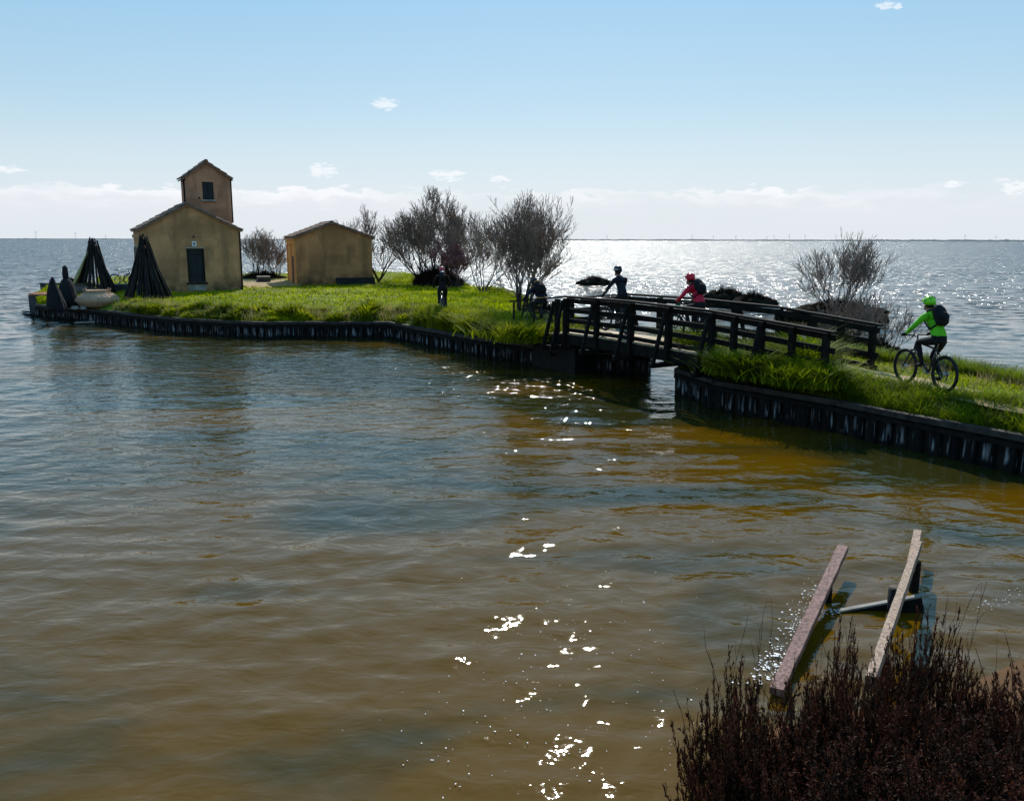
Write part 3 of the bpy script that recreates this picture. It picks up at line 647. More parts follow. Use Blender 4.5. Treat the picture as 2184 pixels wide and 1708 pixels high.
# ---------------------------------------------------------------- buildings
def tile_mesh(l=.46, wd=.24, r=.07):
    mb = MB(); n = 4; vs = []
    for e, rr in ((0, 1), (1, .82)):
        for k in range(n + 1):
            a = math.pi * k / n; vs.append((e * l, -math.cos(a) * wd / 2 * rr, math.sin(a) * r * rr + (.0 if e else .03)))
    for e, rr in ((0, 1), (1, .82)):
        for k in range(n + 1):
            a = math.pi * k / n; vs.append((e * l, -math.cos(a) * (wd / 2 - .018) * rr, math.sin(a) * (r - .02) * rr + (.0 if e else .03) - .012))
    fs = [(k, k + 1, k + 6, k + 5) for k in range(n)] + [(k + 11, k + 10, k + 15, k + 16) for k in range(n)] + [(k + 1, k, k + 10, k + 11) for k in range(n)]
    mb.add(vs, fs); me = mb.mesh('roof_tile'); me.materials.append(M['tile']); return me
TILE = tile_mesh()
def gable_roof(root, x0, x1, xp, ze, zp, y0, y1, over=.22, th=.09):
    rf = MB().prism([(x0 - over, ze - over * (zp - ze) / (xp - x0)), (xp, zp), (x1 + over, ze - over * (zp - ze) / (x1 - xp)),
                     (x1 + over, ze - over * (zp - ze) / (x1 - xp) + th), (xp, zp + th), (x0 - over, ze - over * (zp - ze) / (xp - x0) + th)], y0 - .14, y1 + .14).build('roof', M['tile'], root)
    for sgn, xe in ((-1, x0 - over), (1, x1 + over)):
        zeave = ze - over * (zp - ze) / abs(xp - (x0 if sgn < 0 else x1)) + th
        run = abs(xp - xe); sl = math.atan2(zp + th - zeave, run); ln = math.hypot(run, zp + th - zeave)
        courses = int(ln / .38); cols = int((y1 - y0 + .28) / .25)
        rest = MB()
        for c in range(courses):
            for j in range(cols):
                s = c * ln / courses; px = xe - sgn * math.cos(sl) * (s - .03); pz = zeave + math.sin(sl) * s + .004
                ry = -sl; rz = 0 if sgn < 0 else math.pi
                jx = random.uniform(-.015, .015); y = y0 - .14 + (j + .5) * (y1 - y0 + .28) / cols
                if j < 2 or (c == 0 and sgn < 0):
                    child(rf, 'roof_tile', TILE, (px + jx, y, pz), (random.uniform(-.03, .03), ry, rz + random.uniform(-.04, .04)))
                else:
                    Mx = Matrix.Translation((px + jx, y, pz)) @ Matrix.Rotation(rz + random.uniform(-.03, .03), 4, 'Z') @ Matrix.Rotation(ry, 4, 'Y')
                    rest.add([Mx @ v.co for v in TILE.vertices], [tuple(p.vertices) for p in TILE.polygons])
        o = rest.build('tile_field', M['tile'], rf); o['kind'] = 'stuff'
    rd = MB()
    for j in range(int((y1 - y0 + .3) / .38)):
        y = y0 - .15 + j * .38
        me = 'ridge_tile'
        mb = MB(); n = 5
        vs = [((xp - math.cos(math.pi * k / n) * .13), y + e * .42, zp + th + .02 + math.sin(math.pi * k / n) * (.10 + .012 * (1 - e))) for e in (0, 1) for k in range(n + 1)]
        mb.add(vs, [(k, k + 1, k + n + 2, k + n + 1) for k in range(n)] + [tuple(range(n + 1)), tuple(range(2 * n + 1, n, -1))])
        mb.build('ridge_tile', M['tile'], rf)
    return rf
def shell(root, x0, x1, xp, ze, zp, y0, y1, m, name='wall', z0=-.3):
    return MB().prism([(x0, z0), (x1, z0), (x1, ze), (xp, zp), (x0, ze)], y0, y1).build(name, m, root)

house = thing('stone_house', 'old plastered fishing house with dark front door, sign and tall tower behind', 'house', HO, HA)
def cut_wall(root, name, x0, x1, xp, ze, zp, y, th, hole, m, z0=-.3):
    hx0, hx1, hz0, hz1 = hole; mb = MB()
    # gable wall as pieces round a real opening, sharing edges
    pts = {'a': (x0, z0), 'b': (x1, z0), 'c': (x1, ze), 'd': (xp, zp), 'e': (x0, ze), 'h0': (hx0, hz0), 'h1': (hx1, hz0), 'h2': (hx1, hz1), 'h3': (hx0, hz1),
           'i0': (hx0, z0), 'i1': (hx1, z0)}
    def zt(x): return ze + (zp - ze) * ((x - x0) / (xp - x0) if x < xp else (x1 - x) / (x1 - xp))
    P_ = [[(x0, z0), (hx0, z0), (hx0, hz0), (hx0, hz1), (hx0, zt(hx0)), (x0, ze)],
          [(hx1, z0), (x1, z0), (x1, ze), (hx1, zt(hx1)), (hx1, hz1), (hx1, hz0)],
          [(hx0, z0), (hx1, z0), (hx1, hz0), (hx0, hz0)]]
    topp = [(hx0, hz1), (hx1, hz1), (hx1, zt(hx1))] + ([(xp, zp)] if hx0 < xp < hx1 else []) + [(hx0, zt(hx0))]
    if not hx0 < xp < hx1:
        pl = P_[0] if xp < hx0 else P_[1]
        i = pl.index((hx0, zt(hx0)) if xp < hx0 else (x1, ze)) + 1; pl.insert(i, (xp, zp))
    P_.append(topp)
    for poly in P_:
        n = len(poly); mb.add([(px, y, pz) for px, pz in poly] + [(px, y + th, pz) for px, pz in poly], [tuple(range(n)), tuple(range(2 * n - 1, n - 1, -1))])
    hl = [(hx0, hz0), (hx1, hz0), (hx1, hz1), (hx0, hz1)]
    for i in range(4):
        p, q_ = hl[i], hl[(i + 1) % 4]; mb.add([(p[0], y, p[1]), (q_[0], y, q_[1]), (q_[0], y + th, q_[1]), (p[0], y + th, p[1])], [(0, 1, 2, 3)])
    ol = [(x0, z0), (x1, z0), (x1, ze), (xp, zp), (x0, ze)]
    for i in range(5):
        p, q_ = ol[i], ol[(i + 1) % 5]; mb.add([(p[0], y, p[1]), (q_[0], y, q_[1]), (q_[0], y + th, q_[1]), (p[0], y + th, p[1])], [(3, 2, 1, 0)])
    return mb.build(name, m, root)
HW = 5.3; XP = 2.50; ZE = 3.42; ZP = 4.78
cut_wall(house, 'wall', 0, HW, XP, ZE, ZP, 0, .4, (2.33, 3.26, .55, 2.42), M['wall1'])
shell(house, .003, HW - .003, XP, ZE - .003, ZP - .003, .401, 5.6, M['wall1'])
dr = MB().box((2.795, .2, 1.485), (.93, .05, 1.87)).build('door', M['door'], house)
for i in range(5): MB().box((2.33 + .0935 + i * .187, .165, 1.485), (.175, .025, 1.85)).build('plank', M['shut'], dr)
MB().bar((2.43, .14, .95), (3.16, .14, .95), .03, .09).build('batten', M['door'], dr)
MB().bar((2.43, .14, 2.1), (3.16, .14, 2.1), .03, .09).build('batten', M['door'], dr)
for x in (2.36, 3.23): MB().box((x, .08, 1.485), (.05, .10, 1.86)).build('door_frame', M['post'], house)
MB().box((2.795, -.03, .50), (1.12, .18, .09)).build('sill', M['post'], house)
MB().box((2.795, -.02, 2.46), (1.05, .05, .06)).build('lintel', M['stone'], house)
MB().box((2.795, -.012, .27), (.95, .03, .36)).build('patch', M['stone'], house)
sg = MB().box((2.76, -.025, 2.68), (.24, .03, .29)).build('sign', M['white'], house)
MB().ell((2.76, -.042, 2.70), (.05, .008, .055), 12, 6).add([(2.69, -.043, 2.60), (2.83, -.043, 2.60), (2.83, -.043, 2.62), (2.69, -.043, 2.62)], [(0, 1, 2, 3)]).build('emblem', M['blackplastic'], sg)
MB().tube([(2.74, 0, 3.14), (2.74, -.12, 3.16), (2.74, -.14, 3.10)], .015, 6).ell((2.74, -.14, 3.06), (.05, .05, .06)).build('wall_lamp', M['blackplastic'], house)
for y in (1.2, 3.0, 4.7):
    f = MB().box((-.03, y, 1.55), (.06, .8, 1.9)).build('window', M['stone'], house)
    MB().box((-.065, y - .18, 1.55), (.02, .33, 1.74)).build('shutter', M['shut'], f); MB().box((-.065, y + .18, 1.55), (.02, .33, 1.74)).build('shutter', M['shut'], f)
MB().box((-.04, 2.8, 3.1), (.08, 5.55, .2)).build('cornice', M['wall1'], house)
MB().tube([(HW - .06, -.06, .1), (HW - .06, -.06, 3.35)], .04, 8).build('downpipe', M['post'], house)
gable_roof(house, 0, HW, XP, ZE, ZP, 0, 5.6, .12, .07)
# tower
tw = MB(); TX0, TX1, TY0, TY1, TZE, TZP = 2.80, 5.28, 2.4, 4.8, 6.42, 7.28; TXP = 3.98
cut_wall(house, 'tower_wall', TX0, TX1, TXP, TZE, TZP, TY0, .35, (3.70, 4.32, 5.22, 6.22), M['wall2'], 3.2)
shell(house, TX0 + .003, TX1 - .003, TXP, TZE - .003, TZP - .003, TY0 + .351, TY1, M['wall2'], 'tower_wall', 3.2)
wn = MB().box((4.01, TY0 + .2, 5.72), (.62, .04, .99)).build('window', M['door'], house)
for i in (-1, 1):
    sh = MB().box((4.01 + i * .157, TY0 + .07, 5.72), (.295, .035, .96)).build('shutter', M['shut'], wn)
MB().box((4.01, TY0 - .05, 5.16), (.84, .2, .09)).build('sill', M['stone'], house)
MB().tube([(3.5, TY0 + .02, 5.3), (3.5, TY0 - .07, 5.3)], .05, 8).build('wall_tie', M['post'], house)
MB().tube([(TX1 + .05, TY0 + .1, 3.9), (TX1 + .05, TY0 + .1, 6.55)], .045, 8).build('downpipe', M['post'], house)
MB().tube([(TX0 - .05, TY0 + .5, 4.4), (TX0 - .05, TY0 + .5, 6.55)], .045, 8).build('downpipe', M['post'], house)
gable_roof(house, TX0, TX1, TXP, TZE, TZP, TY0, TY1, .14)

hut = thing('plastered_hut', 'small plastered hut with tiled roof and bright orange side wall', 'hut', KO, KA)
KW, KXP, KZE, KZP = 4.9, 2.33, 3.02, 3.9
shell(hut, 0, KW, KXP, KZE, KZP, 0, 5.2, M['wall3'])
# orange side wall as a thin render coat with pilaster strips and a door
MB().box((-.02, 2.6, 1.45), (.04, 5.18, 3.1)).build('side_wall', M['wallorange'], hut)
for y in (.28, 2.5, 4.9): MB().box((-.07, y, 1.2), (.06, .5, 2.8)).build('pilaster', M['wallorange'], hut)
MB().box((-.09, 2.6, 2.74), (.10, 5.24, .22)).build('cornice', M['wallorange'], hut)
MB().box((-.12, 2.6, 2.92), (.16, 5.3, .11)).build('cornice', M['wallorange'], hut)
dd = MB().box((-.05, 1.35, .85), (.03, .9, 2.0)).build('door', M['door'], hut)
for i in range(4): MB().box((-.075, 1.03 + i * .215, .85), (.018, .2, 1.96)).build('plank', M['door'], dd)
gable_roof(hut, 0, KW, KXP, KZE, KZP, 0, 5.2, .2)
def in_frame(o, a, x, y, z=0): return Vector((o.x + x * math.cos(a) - y * math.sin(a), o.y + x * math.sin(a) + y * math.cos(a), z))
tr = thing('trough', 'long low black trough along the foot of the hut wall', 'trough', in_frame(KO, KA, 3.7, -.32, 1.0), KA)
MB().prism([(-1.25, 0), (1.25, 0), (1.25, .42), (1.18, .42), (1.18, .08), (-1.18, .08), (-1.18, .42), (-1.25, .42)], -.16, .16).build('frame', M['door'], tr)
MB().box((0, -.18, .21), (2.5, .03, .40)).build('front_board', M['door'], tr); MB().box((0, .18, .21), (2.5, .03, .40)).build('back_board', M['door'], tr)
lp = thing('leaning_panel', 'dark boarded panel leaning on the right end of the hut', 'panel', in_frame(KO, KA, KW + .25, .5, .95), KA)
for i in range(4): MB().bar((.38, i * .22, 0), (-.14, i * .22, 1.05), .2, .03, (1, 0, 0)).build('board', M['door'], lp)
st = thing('stone_block', 'squat stone block table with a pale top standing in grass between the buildings', 'stone table', at(562, 603, .98), R(20))
MB().prism([(-.5, -.1), (.5, -.1), (.40, .36), (-.36, .36)], -.4, .4).build('base', M['concrete'], st); MB().box((.02, 0, .40), (.84, .86, .07)).build('top', M['stone'], st)
pw = thing('parapet', 'low grey concrete parapet in front of the parked bicycles', 'low wall', at(262, 628, .8), R(8))
MB().box((0, 0, .22), (2.7, .28, .66)).build('wall', M['concrete'], pw); MB().box((0, 0, .575), (2.8, .34, .05)).build('coping', M['stone'], pw)
pw2 = thing('parapet', 'low dark parapet behind the wicker baskets at the left tip', 'low wall', at(152, 618, .75), R(4))
MB().box((0, 0, .12), (3.6, .25, .5)).build('wall', M['concrete'], pw2); MB().box((0, 0, .395), (3.7, .3, .05)).build('coping', M['concrete'], pw2)

# brick paving at the left tip: single bricks
pv = thing('brick_paving', 'octagonal orange brick paving raised at the left tip of the island', 'paving', at(112, 634, .86), 0)
MB().lathe([(1.15, -1.2), (1.15, .17)], n=8).build('base', M['concrete'], pv)
BR = MB().box((0, 0, 0), (.29, .14, .05)).mesh('brick'); BR.materials.append(M['brick'])
for i in range(-4, 5):
    for j in range(-8, 9):
        x = i * .305 + (.15 if j % 2 else 0); y = j * .152
        if abs(x) < .98 and abs(y) < .98 and abs(x) + abs(y) < 1.35: child(pv, 'brick', BR, (x, y, .197 + random.uniform(-.006, .006)), (0, 0, random.uniform(-.03, .03)))

# ---------------------------------------------------------------- pole stacks, nets, baskets
def pole_stack(label, loc, H, Rb, n, group=None, cap=None, name='pole_stack', seed=1, thick=.04, lean=(0, 0)):
    random.seed(seed); t = thing(name, label, 'pole stack', loc, 0, group)
    for i in range(n):
        a = i * 2 * math.pi / n + random.uniform(-.12, .12); r = Rb * random.uniform(.7, 1.05); hh = H * random.uniform(.84, 1.03)
        f = random.uniform(-.15, .03); top = Vector((lean[0] - math.cos(a) * f * Rb * 1.5, lean[1] - math.sin(a) * f * Rb * 1.5, hh))
        mid = Vector((math.cos(a) * r * .47 + lean[0] * .5 + random.uniform(-.03, .03), math.sin(a) * r * .47 + lean[1] * .5, hh * .5))
        MB().tube([(math.cos(a) * r, math.sin(a) * r, -.05), mid, top], [thick * random.uniform(.9, 1.3), thick, thick * .6], 6).build('pole', M['pole'], t)
    if cap:
        c0 = Vector((lean[0] * .88, lean[1] * .88, H * .86)); MB().torus(c0, (0, 0, 1), .11, .03, 14, 6).build('binding', M['pole'], t)
    return t
p1 = at(207, 630, .85)
pole_stack('tall cone of dark fishing poles with a net on its left, behind the baskets', p1, 3.05, 1.15, 30, cap=1, seed=3, thick=.05)
p2 = at(318, 641, .85)
pole_stack('tall cone of dark fishing poles standing in front of the house corner', p2, 3.2, 1.15, 44, cap=1, seed=5, thick=.05, lean=(-.1, 0))
random.seed(11)
def drape(label, loc, H, Rb, m, a0, a1, z0=0, wob=.12, name='draped_net', top=.03, cat='net', belly=1):
    mb = MB(); n = 26; k = 16; vs = []; fs = []
    full = (a1 - a0) >= 6.2
    for j in range(k + 1):
        f = j / k; z = z0 + (H - z0) * f; r = Rb * (1 - f) ** belly + top
        for i in range(n + 1):
            a = a0 + (a1 - a0) * (i % n if full else i) / n; q = r * (1 + wob * noise.noise(Vector((math.cos(a) * 2.5, math.sin(a) * 2.5, z * 1.3)))) + .03 * math.sin(a * 13) * (1 - f)
            vs.append((q * math.cos(a), q * math.sin(a), z + .05 * noise.noise(Vector((a * 3, z, 1)))))
    for j in range(k):
        for i in range(n): fs.append((j * (n + 1) + i, j * (n + 1) + i + 1, (j + 1) * (n + 1) + i + 1, (j + 1) * (n + 1) + i))
    mb.add(vs, fs); o = mb.build(name, m, None, loc, smooth=True)
    md = o.modifiers.new('thickness', 'SOLIDIFY'); md.thickness = .03
    return tag(o, label, cat)
drape('olive green net hanging over the left side of the tallest pole cone', p1 + Vector((-.05, -.05, 0)), 2.7, 1.32, M['net'], R(150), R(235), .1, name='fishing_net')
drape('black net heaped into a pointed cone at the left tip of the island', at(118, 660, .7), 1.45, .42, M['darknet'], 0, 2 * math.pi, name='net_cone', belly=.75, wob=.3)
bt = thing('net_bundle', 'slim black net bundle with a knobbed top standing between the cone and the baskets', 'net', at(146, 655, .7))
MB().lathe([(.52, 0), (.50, .25), (.40, .6), (.30, .95), (.22, 1.25), (.13, 1.32)], n=16, wob=.3).build('net', M['darknet'], bt, smooth=True)
MB().lathe([(.12, 1.3), (.15, 1.42), (.13, 1.62), (.12, 1.82), (.05, 1.95)], n=12, wob=.2).build('top_knob', M['darknet'], bt, smooth=True)
MB().tube([(.28, -.25, 1.0), (.62, -.45, .0)], .018, 6).build('pole', M['pole'], bt)
bl = thing('bollard', 'small dark bollard on the low parapet at the left tip', 'bollard', at(153, 610, 1.1))
MB().lathe([(.10, -.1), (.12, .1), (.2, .3), (.2, .42), (.12, .5)], n=12).build('post', M['door'], bl, smooth=True); MB().lathe([(.2, .3), (.22, .36), (.2, .42)], n=12).build('collar', M['post'], bl)
def basket(label, loc, s, m):
    t = thing('wicker_basket', label, 'basket', loc, R(10)); t.scale = (s, s, s)
    MB().lathe([(.55, 0), (.92, .12), (1.12, .34), (1.13, .44), (1.02, .60), (.78, .74), (.60, .82)], n=32, wob=.03).build('body', m, t, smooth=True)
    MB().lathe([(.60, .81), (.57, .90), (.62, .95), (.55, .95), (.50, .86)], n=28).build('neck', m, t, smooth=True)
    for k in range(9):
        z = .06 + k * .085; r = np.interp(z, [0, .12, .34, .44, .60, .74], [.55, .92, 1.12, 1.13, 1.02, .78]); MB().torus((0, 0, z), (0, 0, 1), float(r) + .004, .016, 40, 5).build('hoop', m, t)
    for k in range(24):
        a = k * 2 * math.pi / 24; pr = [(.56, .02), (.93, .13), (1.13, .34), (1.14, .44), (1.03, .60), (.79, .75), (.61, .83)]
        MB().tube([(r * math.cos(a), r * math.sin(a), z) for r, z in pr], .014, 4).build('rib', m, t)
    for sx in (-1, 1): MB().tube([(sx * .66, 0, .78), (sx * .72, 0, 1.02), (sx * .60, 0, 1.06), (sx * .56, 0, .92)], .035, 6).build('handle', m, t)
    return t
basket('large squat round wicker basket, pale tan, on the bank below the tall pole cone', at(210, 655, .72), .84, M['basket'])
basket('smaller grey brown wicker basket half hidden behind the pale one', at(172, 634, .78), .8, M['basket2'])
for px, r, l in ((158, .17, 'small pale rope coil beside the black net bundle'), (176, .12, 'tiny pale rope coil near the wicker basket edge')):
    mb = MB()
    for k in range(3): mb.torus((0, 0, .03 + k * .045), (0, 0, 1), r - .015 * k, .026, 20, 6)
    tag(mb.build('rope_coil', M['stone'], None, at(px, 660, .68) + Vector((0, .12, 0))), l, 'rope')
mf = thing('mooring_raft', 'broken floating plank raft with two thin posts off the left tip', 'mooring frame', at(75, 668, 0))
def lp_(px, py, z): return at(px, py, z) - at(75, 668, 0)
MB().bar(lp_(50, 664, .10), lp_(112, 670, .10), .16, .07).build('board', M['post'], mf); MB().bar(lp_(54, 671, .06), lp_(100, 671, .08), .14, .07).build('board', M['post'], mf)
MB().bar(lp_(50, 664, .10), lp_(54, 671, .06), .08, .07).build('crosspiece', M['post'], mf)
MB().tube([lp_(71, 677, -.6), lp_(69.5, 671, .42)], .045, 6).build('post', M['post'], mf); MB().tube([lp_(101, 684, -.6), lp_(99, 678, .35)], .05, 6).build('post', M['post'], mf)
tag(MB().bar(at(160, 688, .06), at(216, 686, .1), .12, .07).build('floating_plank', M['stone']), 'pale plank floating at the foot of the island plank wall', 'plank')

# ---------------------------------------------------------------- footbridge
BO = Vector((1.58, 25.0, 0)); BT = Vector((.527, -.85, 0)).normalized(); BN = Vector((.85, .527, 0)).normalized(); BW = 2.3
S0, S1, S2, S3 = -3.3, 0.0, 5.9, 8.95
BT2 = Vector((.693, -.72, 0)).normalized(); BN2 = Vector((.72, .693, 0)).normalized()
def zd(s):
    if s < S1: return 1.20 + (s - S1) * .10
    if s > S2: return 1.20 - (s - S2) * .09
    return 1.20 + .04 * math.sin((s - S1) / (S2 - S1) * math.pi)
def bp_(s, nf, dz):
    if s <= S2: return BO + BT * s + BN * (nf * BW) + Vector((0, 0, zd(s) + dz))
    k_ = (BN + (BN2 - BN) * min(1, (s - S2) / .6)).normalized()
    return BO + BT * S2 + BT2 * (s - S2) + k_ * (nf * BW) + Vector((0, 0, zd(s) + dz))
br = thing('footbridge', 'dark wooden arched footbridge with plank railings over the channel', 'footbridge', bp_(0, .5, 0) * 1.0)
brO = br.location.copy()
def bl_(s, nf, dz): return bp_(s, nf, dz) - brO
random.seed(4)
nb = 74
for i in range(nb):
    s = S0 + (i + .5) * (S3 - S0) / nb; wd = (S3 - S0) / nb - .014
    MB().bar(bl_(s, .01, -.02 + random.uniform(-.004, .004)), bl_(s, .99, -.02 + random.uniform(-.004, .004)), wd, .045).build('deck_plank', M['deck'], br)
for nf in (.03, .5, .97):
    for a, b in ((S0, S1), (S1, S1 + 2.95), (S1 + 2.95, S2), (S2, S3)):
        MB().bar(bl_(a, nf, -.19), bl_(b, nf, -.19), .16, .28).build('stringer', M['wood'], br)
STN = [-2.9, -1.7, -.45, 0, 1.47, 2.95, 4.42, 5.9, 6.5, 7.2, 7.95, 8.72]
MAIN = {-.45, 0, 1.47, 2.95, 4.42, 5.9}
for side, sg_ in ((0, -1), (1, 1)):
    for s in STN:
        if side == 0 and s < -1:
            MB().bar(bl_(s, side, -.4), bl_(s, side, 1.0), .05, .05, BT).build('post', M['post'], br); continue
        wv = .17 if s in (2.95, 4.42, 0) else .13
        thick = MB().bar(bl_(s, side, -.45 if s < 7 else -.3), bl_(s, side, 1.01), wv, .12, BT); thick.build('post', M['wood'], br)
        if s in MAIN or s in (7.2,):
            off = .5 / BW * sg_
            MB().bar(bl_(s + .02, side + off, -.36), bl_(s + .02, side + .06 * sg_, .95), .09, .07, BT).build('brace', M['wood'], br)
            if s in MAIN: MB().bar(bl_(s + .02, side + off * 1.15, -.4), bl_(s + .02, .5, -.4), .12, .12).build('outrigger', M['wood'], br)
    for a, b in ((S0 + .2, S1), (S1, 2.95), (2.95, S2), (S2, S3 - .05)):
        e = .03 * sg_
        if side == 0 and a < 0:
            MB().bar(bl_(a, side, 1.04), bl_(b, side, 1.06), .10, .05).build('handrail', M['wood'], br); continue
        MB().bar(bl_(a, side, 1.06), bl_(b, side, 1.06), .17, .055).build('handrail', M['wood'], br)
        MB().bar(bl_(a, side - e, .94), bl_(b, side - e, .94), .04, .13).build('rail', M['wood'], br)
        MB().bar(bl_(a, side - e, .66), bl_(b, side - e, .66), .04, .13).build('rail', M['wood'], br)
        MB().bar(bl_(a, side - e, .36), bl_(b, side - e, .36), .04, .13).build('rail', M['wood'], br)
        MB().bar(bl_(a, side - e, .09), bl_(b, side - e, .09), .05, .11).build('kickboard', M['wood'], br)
# abutments
ab = thing('abutment', 'dark timber abutment under the island end of the footbridge', 'abutment', bp_(-1.2, .5, 0))
MB().box((0, 0, -.72), (3.2, 2.2, .9), Matrix.Rotation(math.atan2(BT.y, BT.x), 3, 'Z')).build('crib', M['post'], ab)
MB().box((0, 0, -.25), (3.0, 2.4, .1), Matrix.Rotation(math.atan2(BT.y, BT.x), 3, 'Z')).build('sill_beam', M['wood'], ab)
tag(MB().prism([(-.09, 0), (.09, 0), (0, -.15)], -.008, .008).build('triangular_marker', M['signgreen'], None, bp_(2.3, 1.0, .88) + BN * -.06), 'small green triangular marker fixed on the far railing of the footbridge', 'marker')
bpy.data.objects['triangular_marker'].rotation_euler = (0, 0, R(-30))

# ---------------------------------------------------------------- bicycle
def make_bike(label):
    t = thing('bicycle', label, 'bicycle')
    for x in (-.44, .68):
        wh = MB().tube([(x, -.055, .35), (x, .055, .35)], .028, 10).build('wheel', M['alloy'], t)
        MB().torus((x, 0, .35), (0, 1, 0), .322, .029, 44, 8).build('tyre', M['rubber'], wh, smooth=True)
        MB().torus((x, 0, .35), (0, 1, 0), .288, .011, 44, 6).build('rim', M['blackplastic'], wh, smooth=True)
        sp = MB()
        for k in range(28):
            a = k * 2 * math.pi / 28; sd_ = .03 * (1 if k % 2 else -1); sp.tube([(x + .02 * math.cos(a + .6), sd_, .35 + .02 * math.sin(a + .6)), (x + .285 * math.cos(a), 0, .35 + .285 * math.sin(a))], .0013, 3)
        sp.build('spokes', M['alloy'], wh)
        MB().torus((x, .045, .35), (0, 1, 0), .07, .006, 24, 4).build('brake_disc', M['alloy'], wh)
    bb = (0, 0, .31); stp = (-.17, 0, .78); ht = (.41, 0, .86); hb = (.45, 0, .72); ax = (-.44, 0, .35)
    fr = MB().tube([bb, stp], .018, 10).tube([stp, ht], .02, 10).tube([bb, hb], .026, 10).tube([ht, hb], .026, 10)
    for y in (-.06, .06): fr.tube([(bb[0], y * .5, bb[2]), (ax[0], y, ax[2])], .011, 8).tube([(stp[0], y * .3, stp[2] - .03), (ax[0], y, ax[2])], .010, 8)
    fr.build('frame', M['bike'], t, smooth=True)
    fk = MB()
    for y in (-.055, .055): fk.tube([(.46, y, .70), (.68, y, .35)], [.02, .014], 8)
    fk.tube([(.46, -.06, .70), (.46, .06, .70)], .022, 8).build('fork', M['blackplastic'], t, smooth=True)
    hbr = MB().tube([ht, (.385, 0, .95)], .016, 8).tube([(.385, 0, .95), (.45, 0, .98)], .016, 8).tube([(.42, -.33, 1.0), (.45, -.15, .985), (.45, 0, .98), (.45, .15, .985), (.42, .33, 1.0)], .012, 8).build('handlebar', M['blackplastic'], t, smooth=True)
    for y in (-1, 1):
        MB().tube([(.428, y * .22, .993), (.418, y * .34, 1.0)], .018, 8).build('grip', M['rubber'], hbr)
        MB().tube([(.44, y * .2, .985), (.48, y * .25, .97), (.47, y * .30, .965)], .006, 5).build('brake_lever', M['alloy'], hbr)
    MB().tube([stp, (-.21, 0, .92)], .013, 8).build('seat_post', M['alloy'], t, smooth=True)
    MB().add([(-.35, -.075, .945), (-.35, .075, .945), (-.2, .06, .94), (-.2, -.06, .94), (-.06, .018, .945), (-.06, -.018, .945), (-.34, -.06, .91), (-.34, .06, .91), (-.2, .03, .905), (-.2, -.03, .905), (-.07, .012, .925), (-.07, -.012, .925)],
             [(0, 3, 2, 1), (3, 5, 4, 2), (6, 7, 8, 9), (9, 8, 10, 11), (0, 1, 7, 6), (1, 2, 8, 7), (2, 4, 10, 8), (4, 5, 11, 10), (5, 3, 9, 11), (3, 0, 6, 9)]).build('saddle', M['black'], t)
    cr = MB().torus((0, -.045, .31), (0, 1, 0), .09, .006, 28, 4).tube([(0, -.06, .31), (0, .06, .31)], .02, 8).tube([(0, -.07, .31), (-.12, -.085, .19)], .010, 6).tube([(0, .07, .31), (.12, .085, .43)], .010, 6).build('crankset', M['alloy'], t)
    MB().box((.12, .13, .43), (.09, .08, .018)).build('pedal', M['blackplastic'], cr); MB().box((-.12, -.13, .19), (.09, .08, .018)).build('pedal', M['blackplastic'], cr)
    MB().tube([(0, -.05, .40), (-.44, -.05, .39)], .004, 4).tube([(0, -.05, .22), (-.44, -.05, .31)], .004, 4).build('chain', M['post'], t)
    MB().tube([(-.44, -.06, .35), (-.44, -.035, .35)], [.045, .05], 16).build('cassette', M['alloy'], t)
    MB().tube([(-.44, -.07, .33), (-.40, -.07, .22)], .014, 6).build('derailleur', M['blackplastic'], t)
    return t

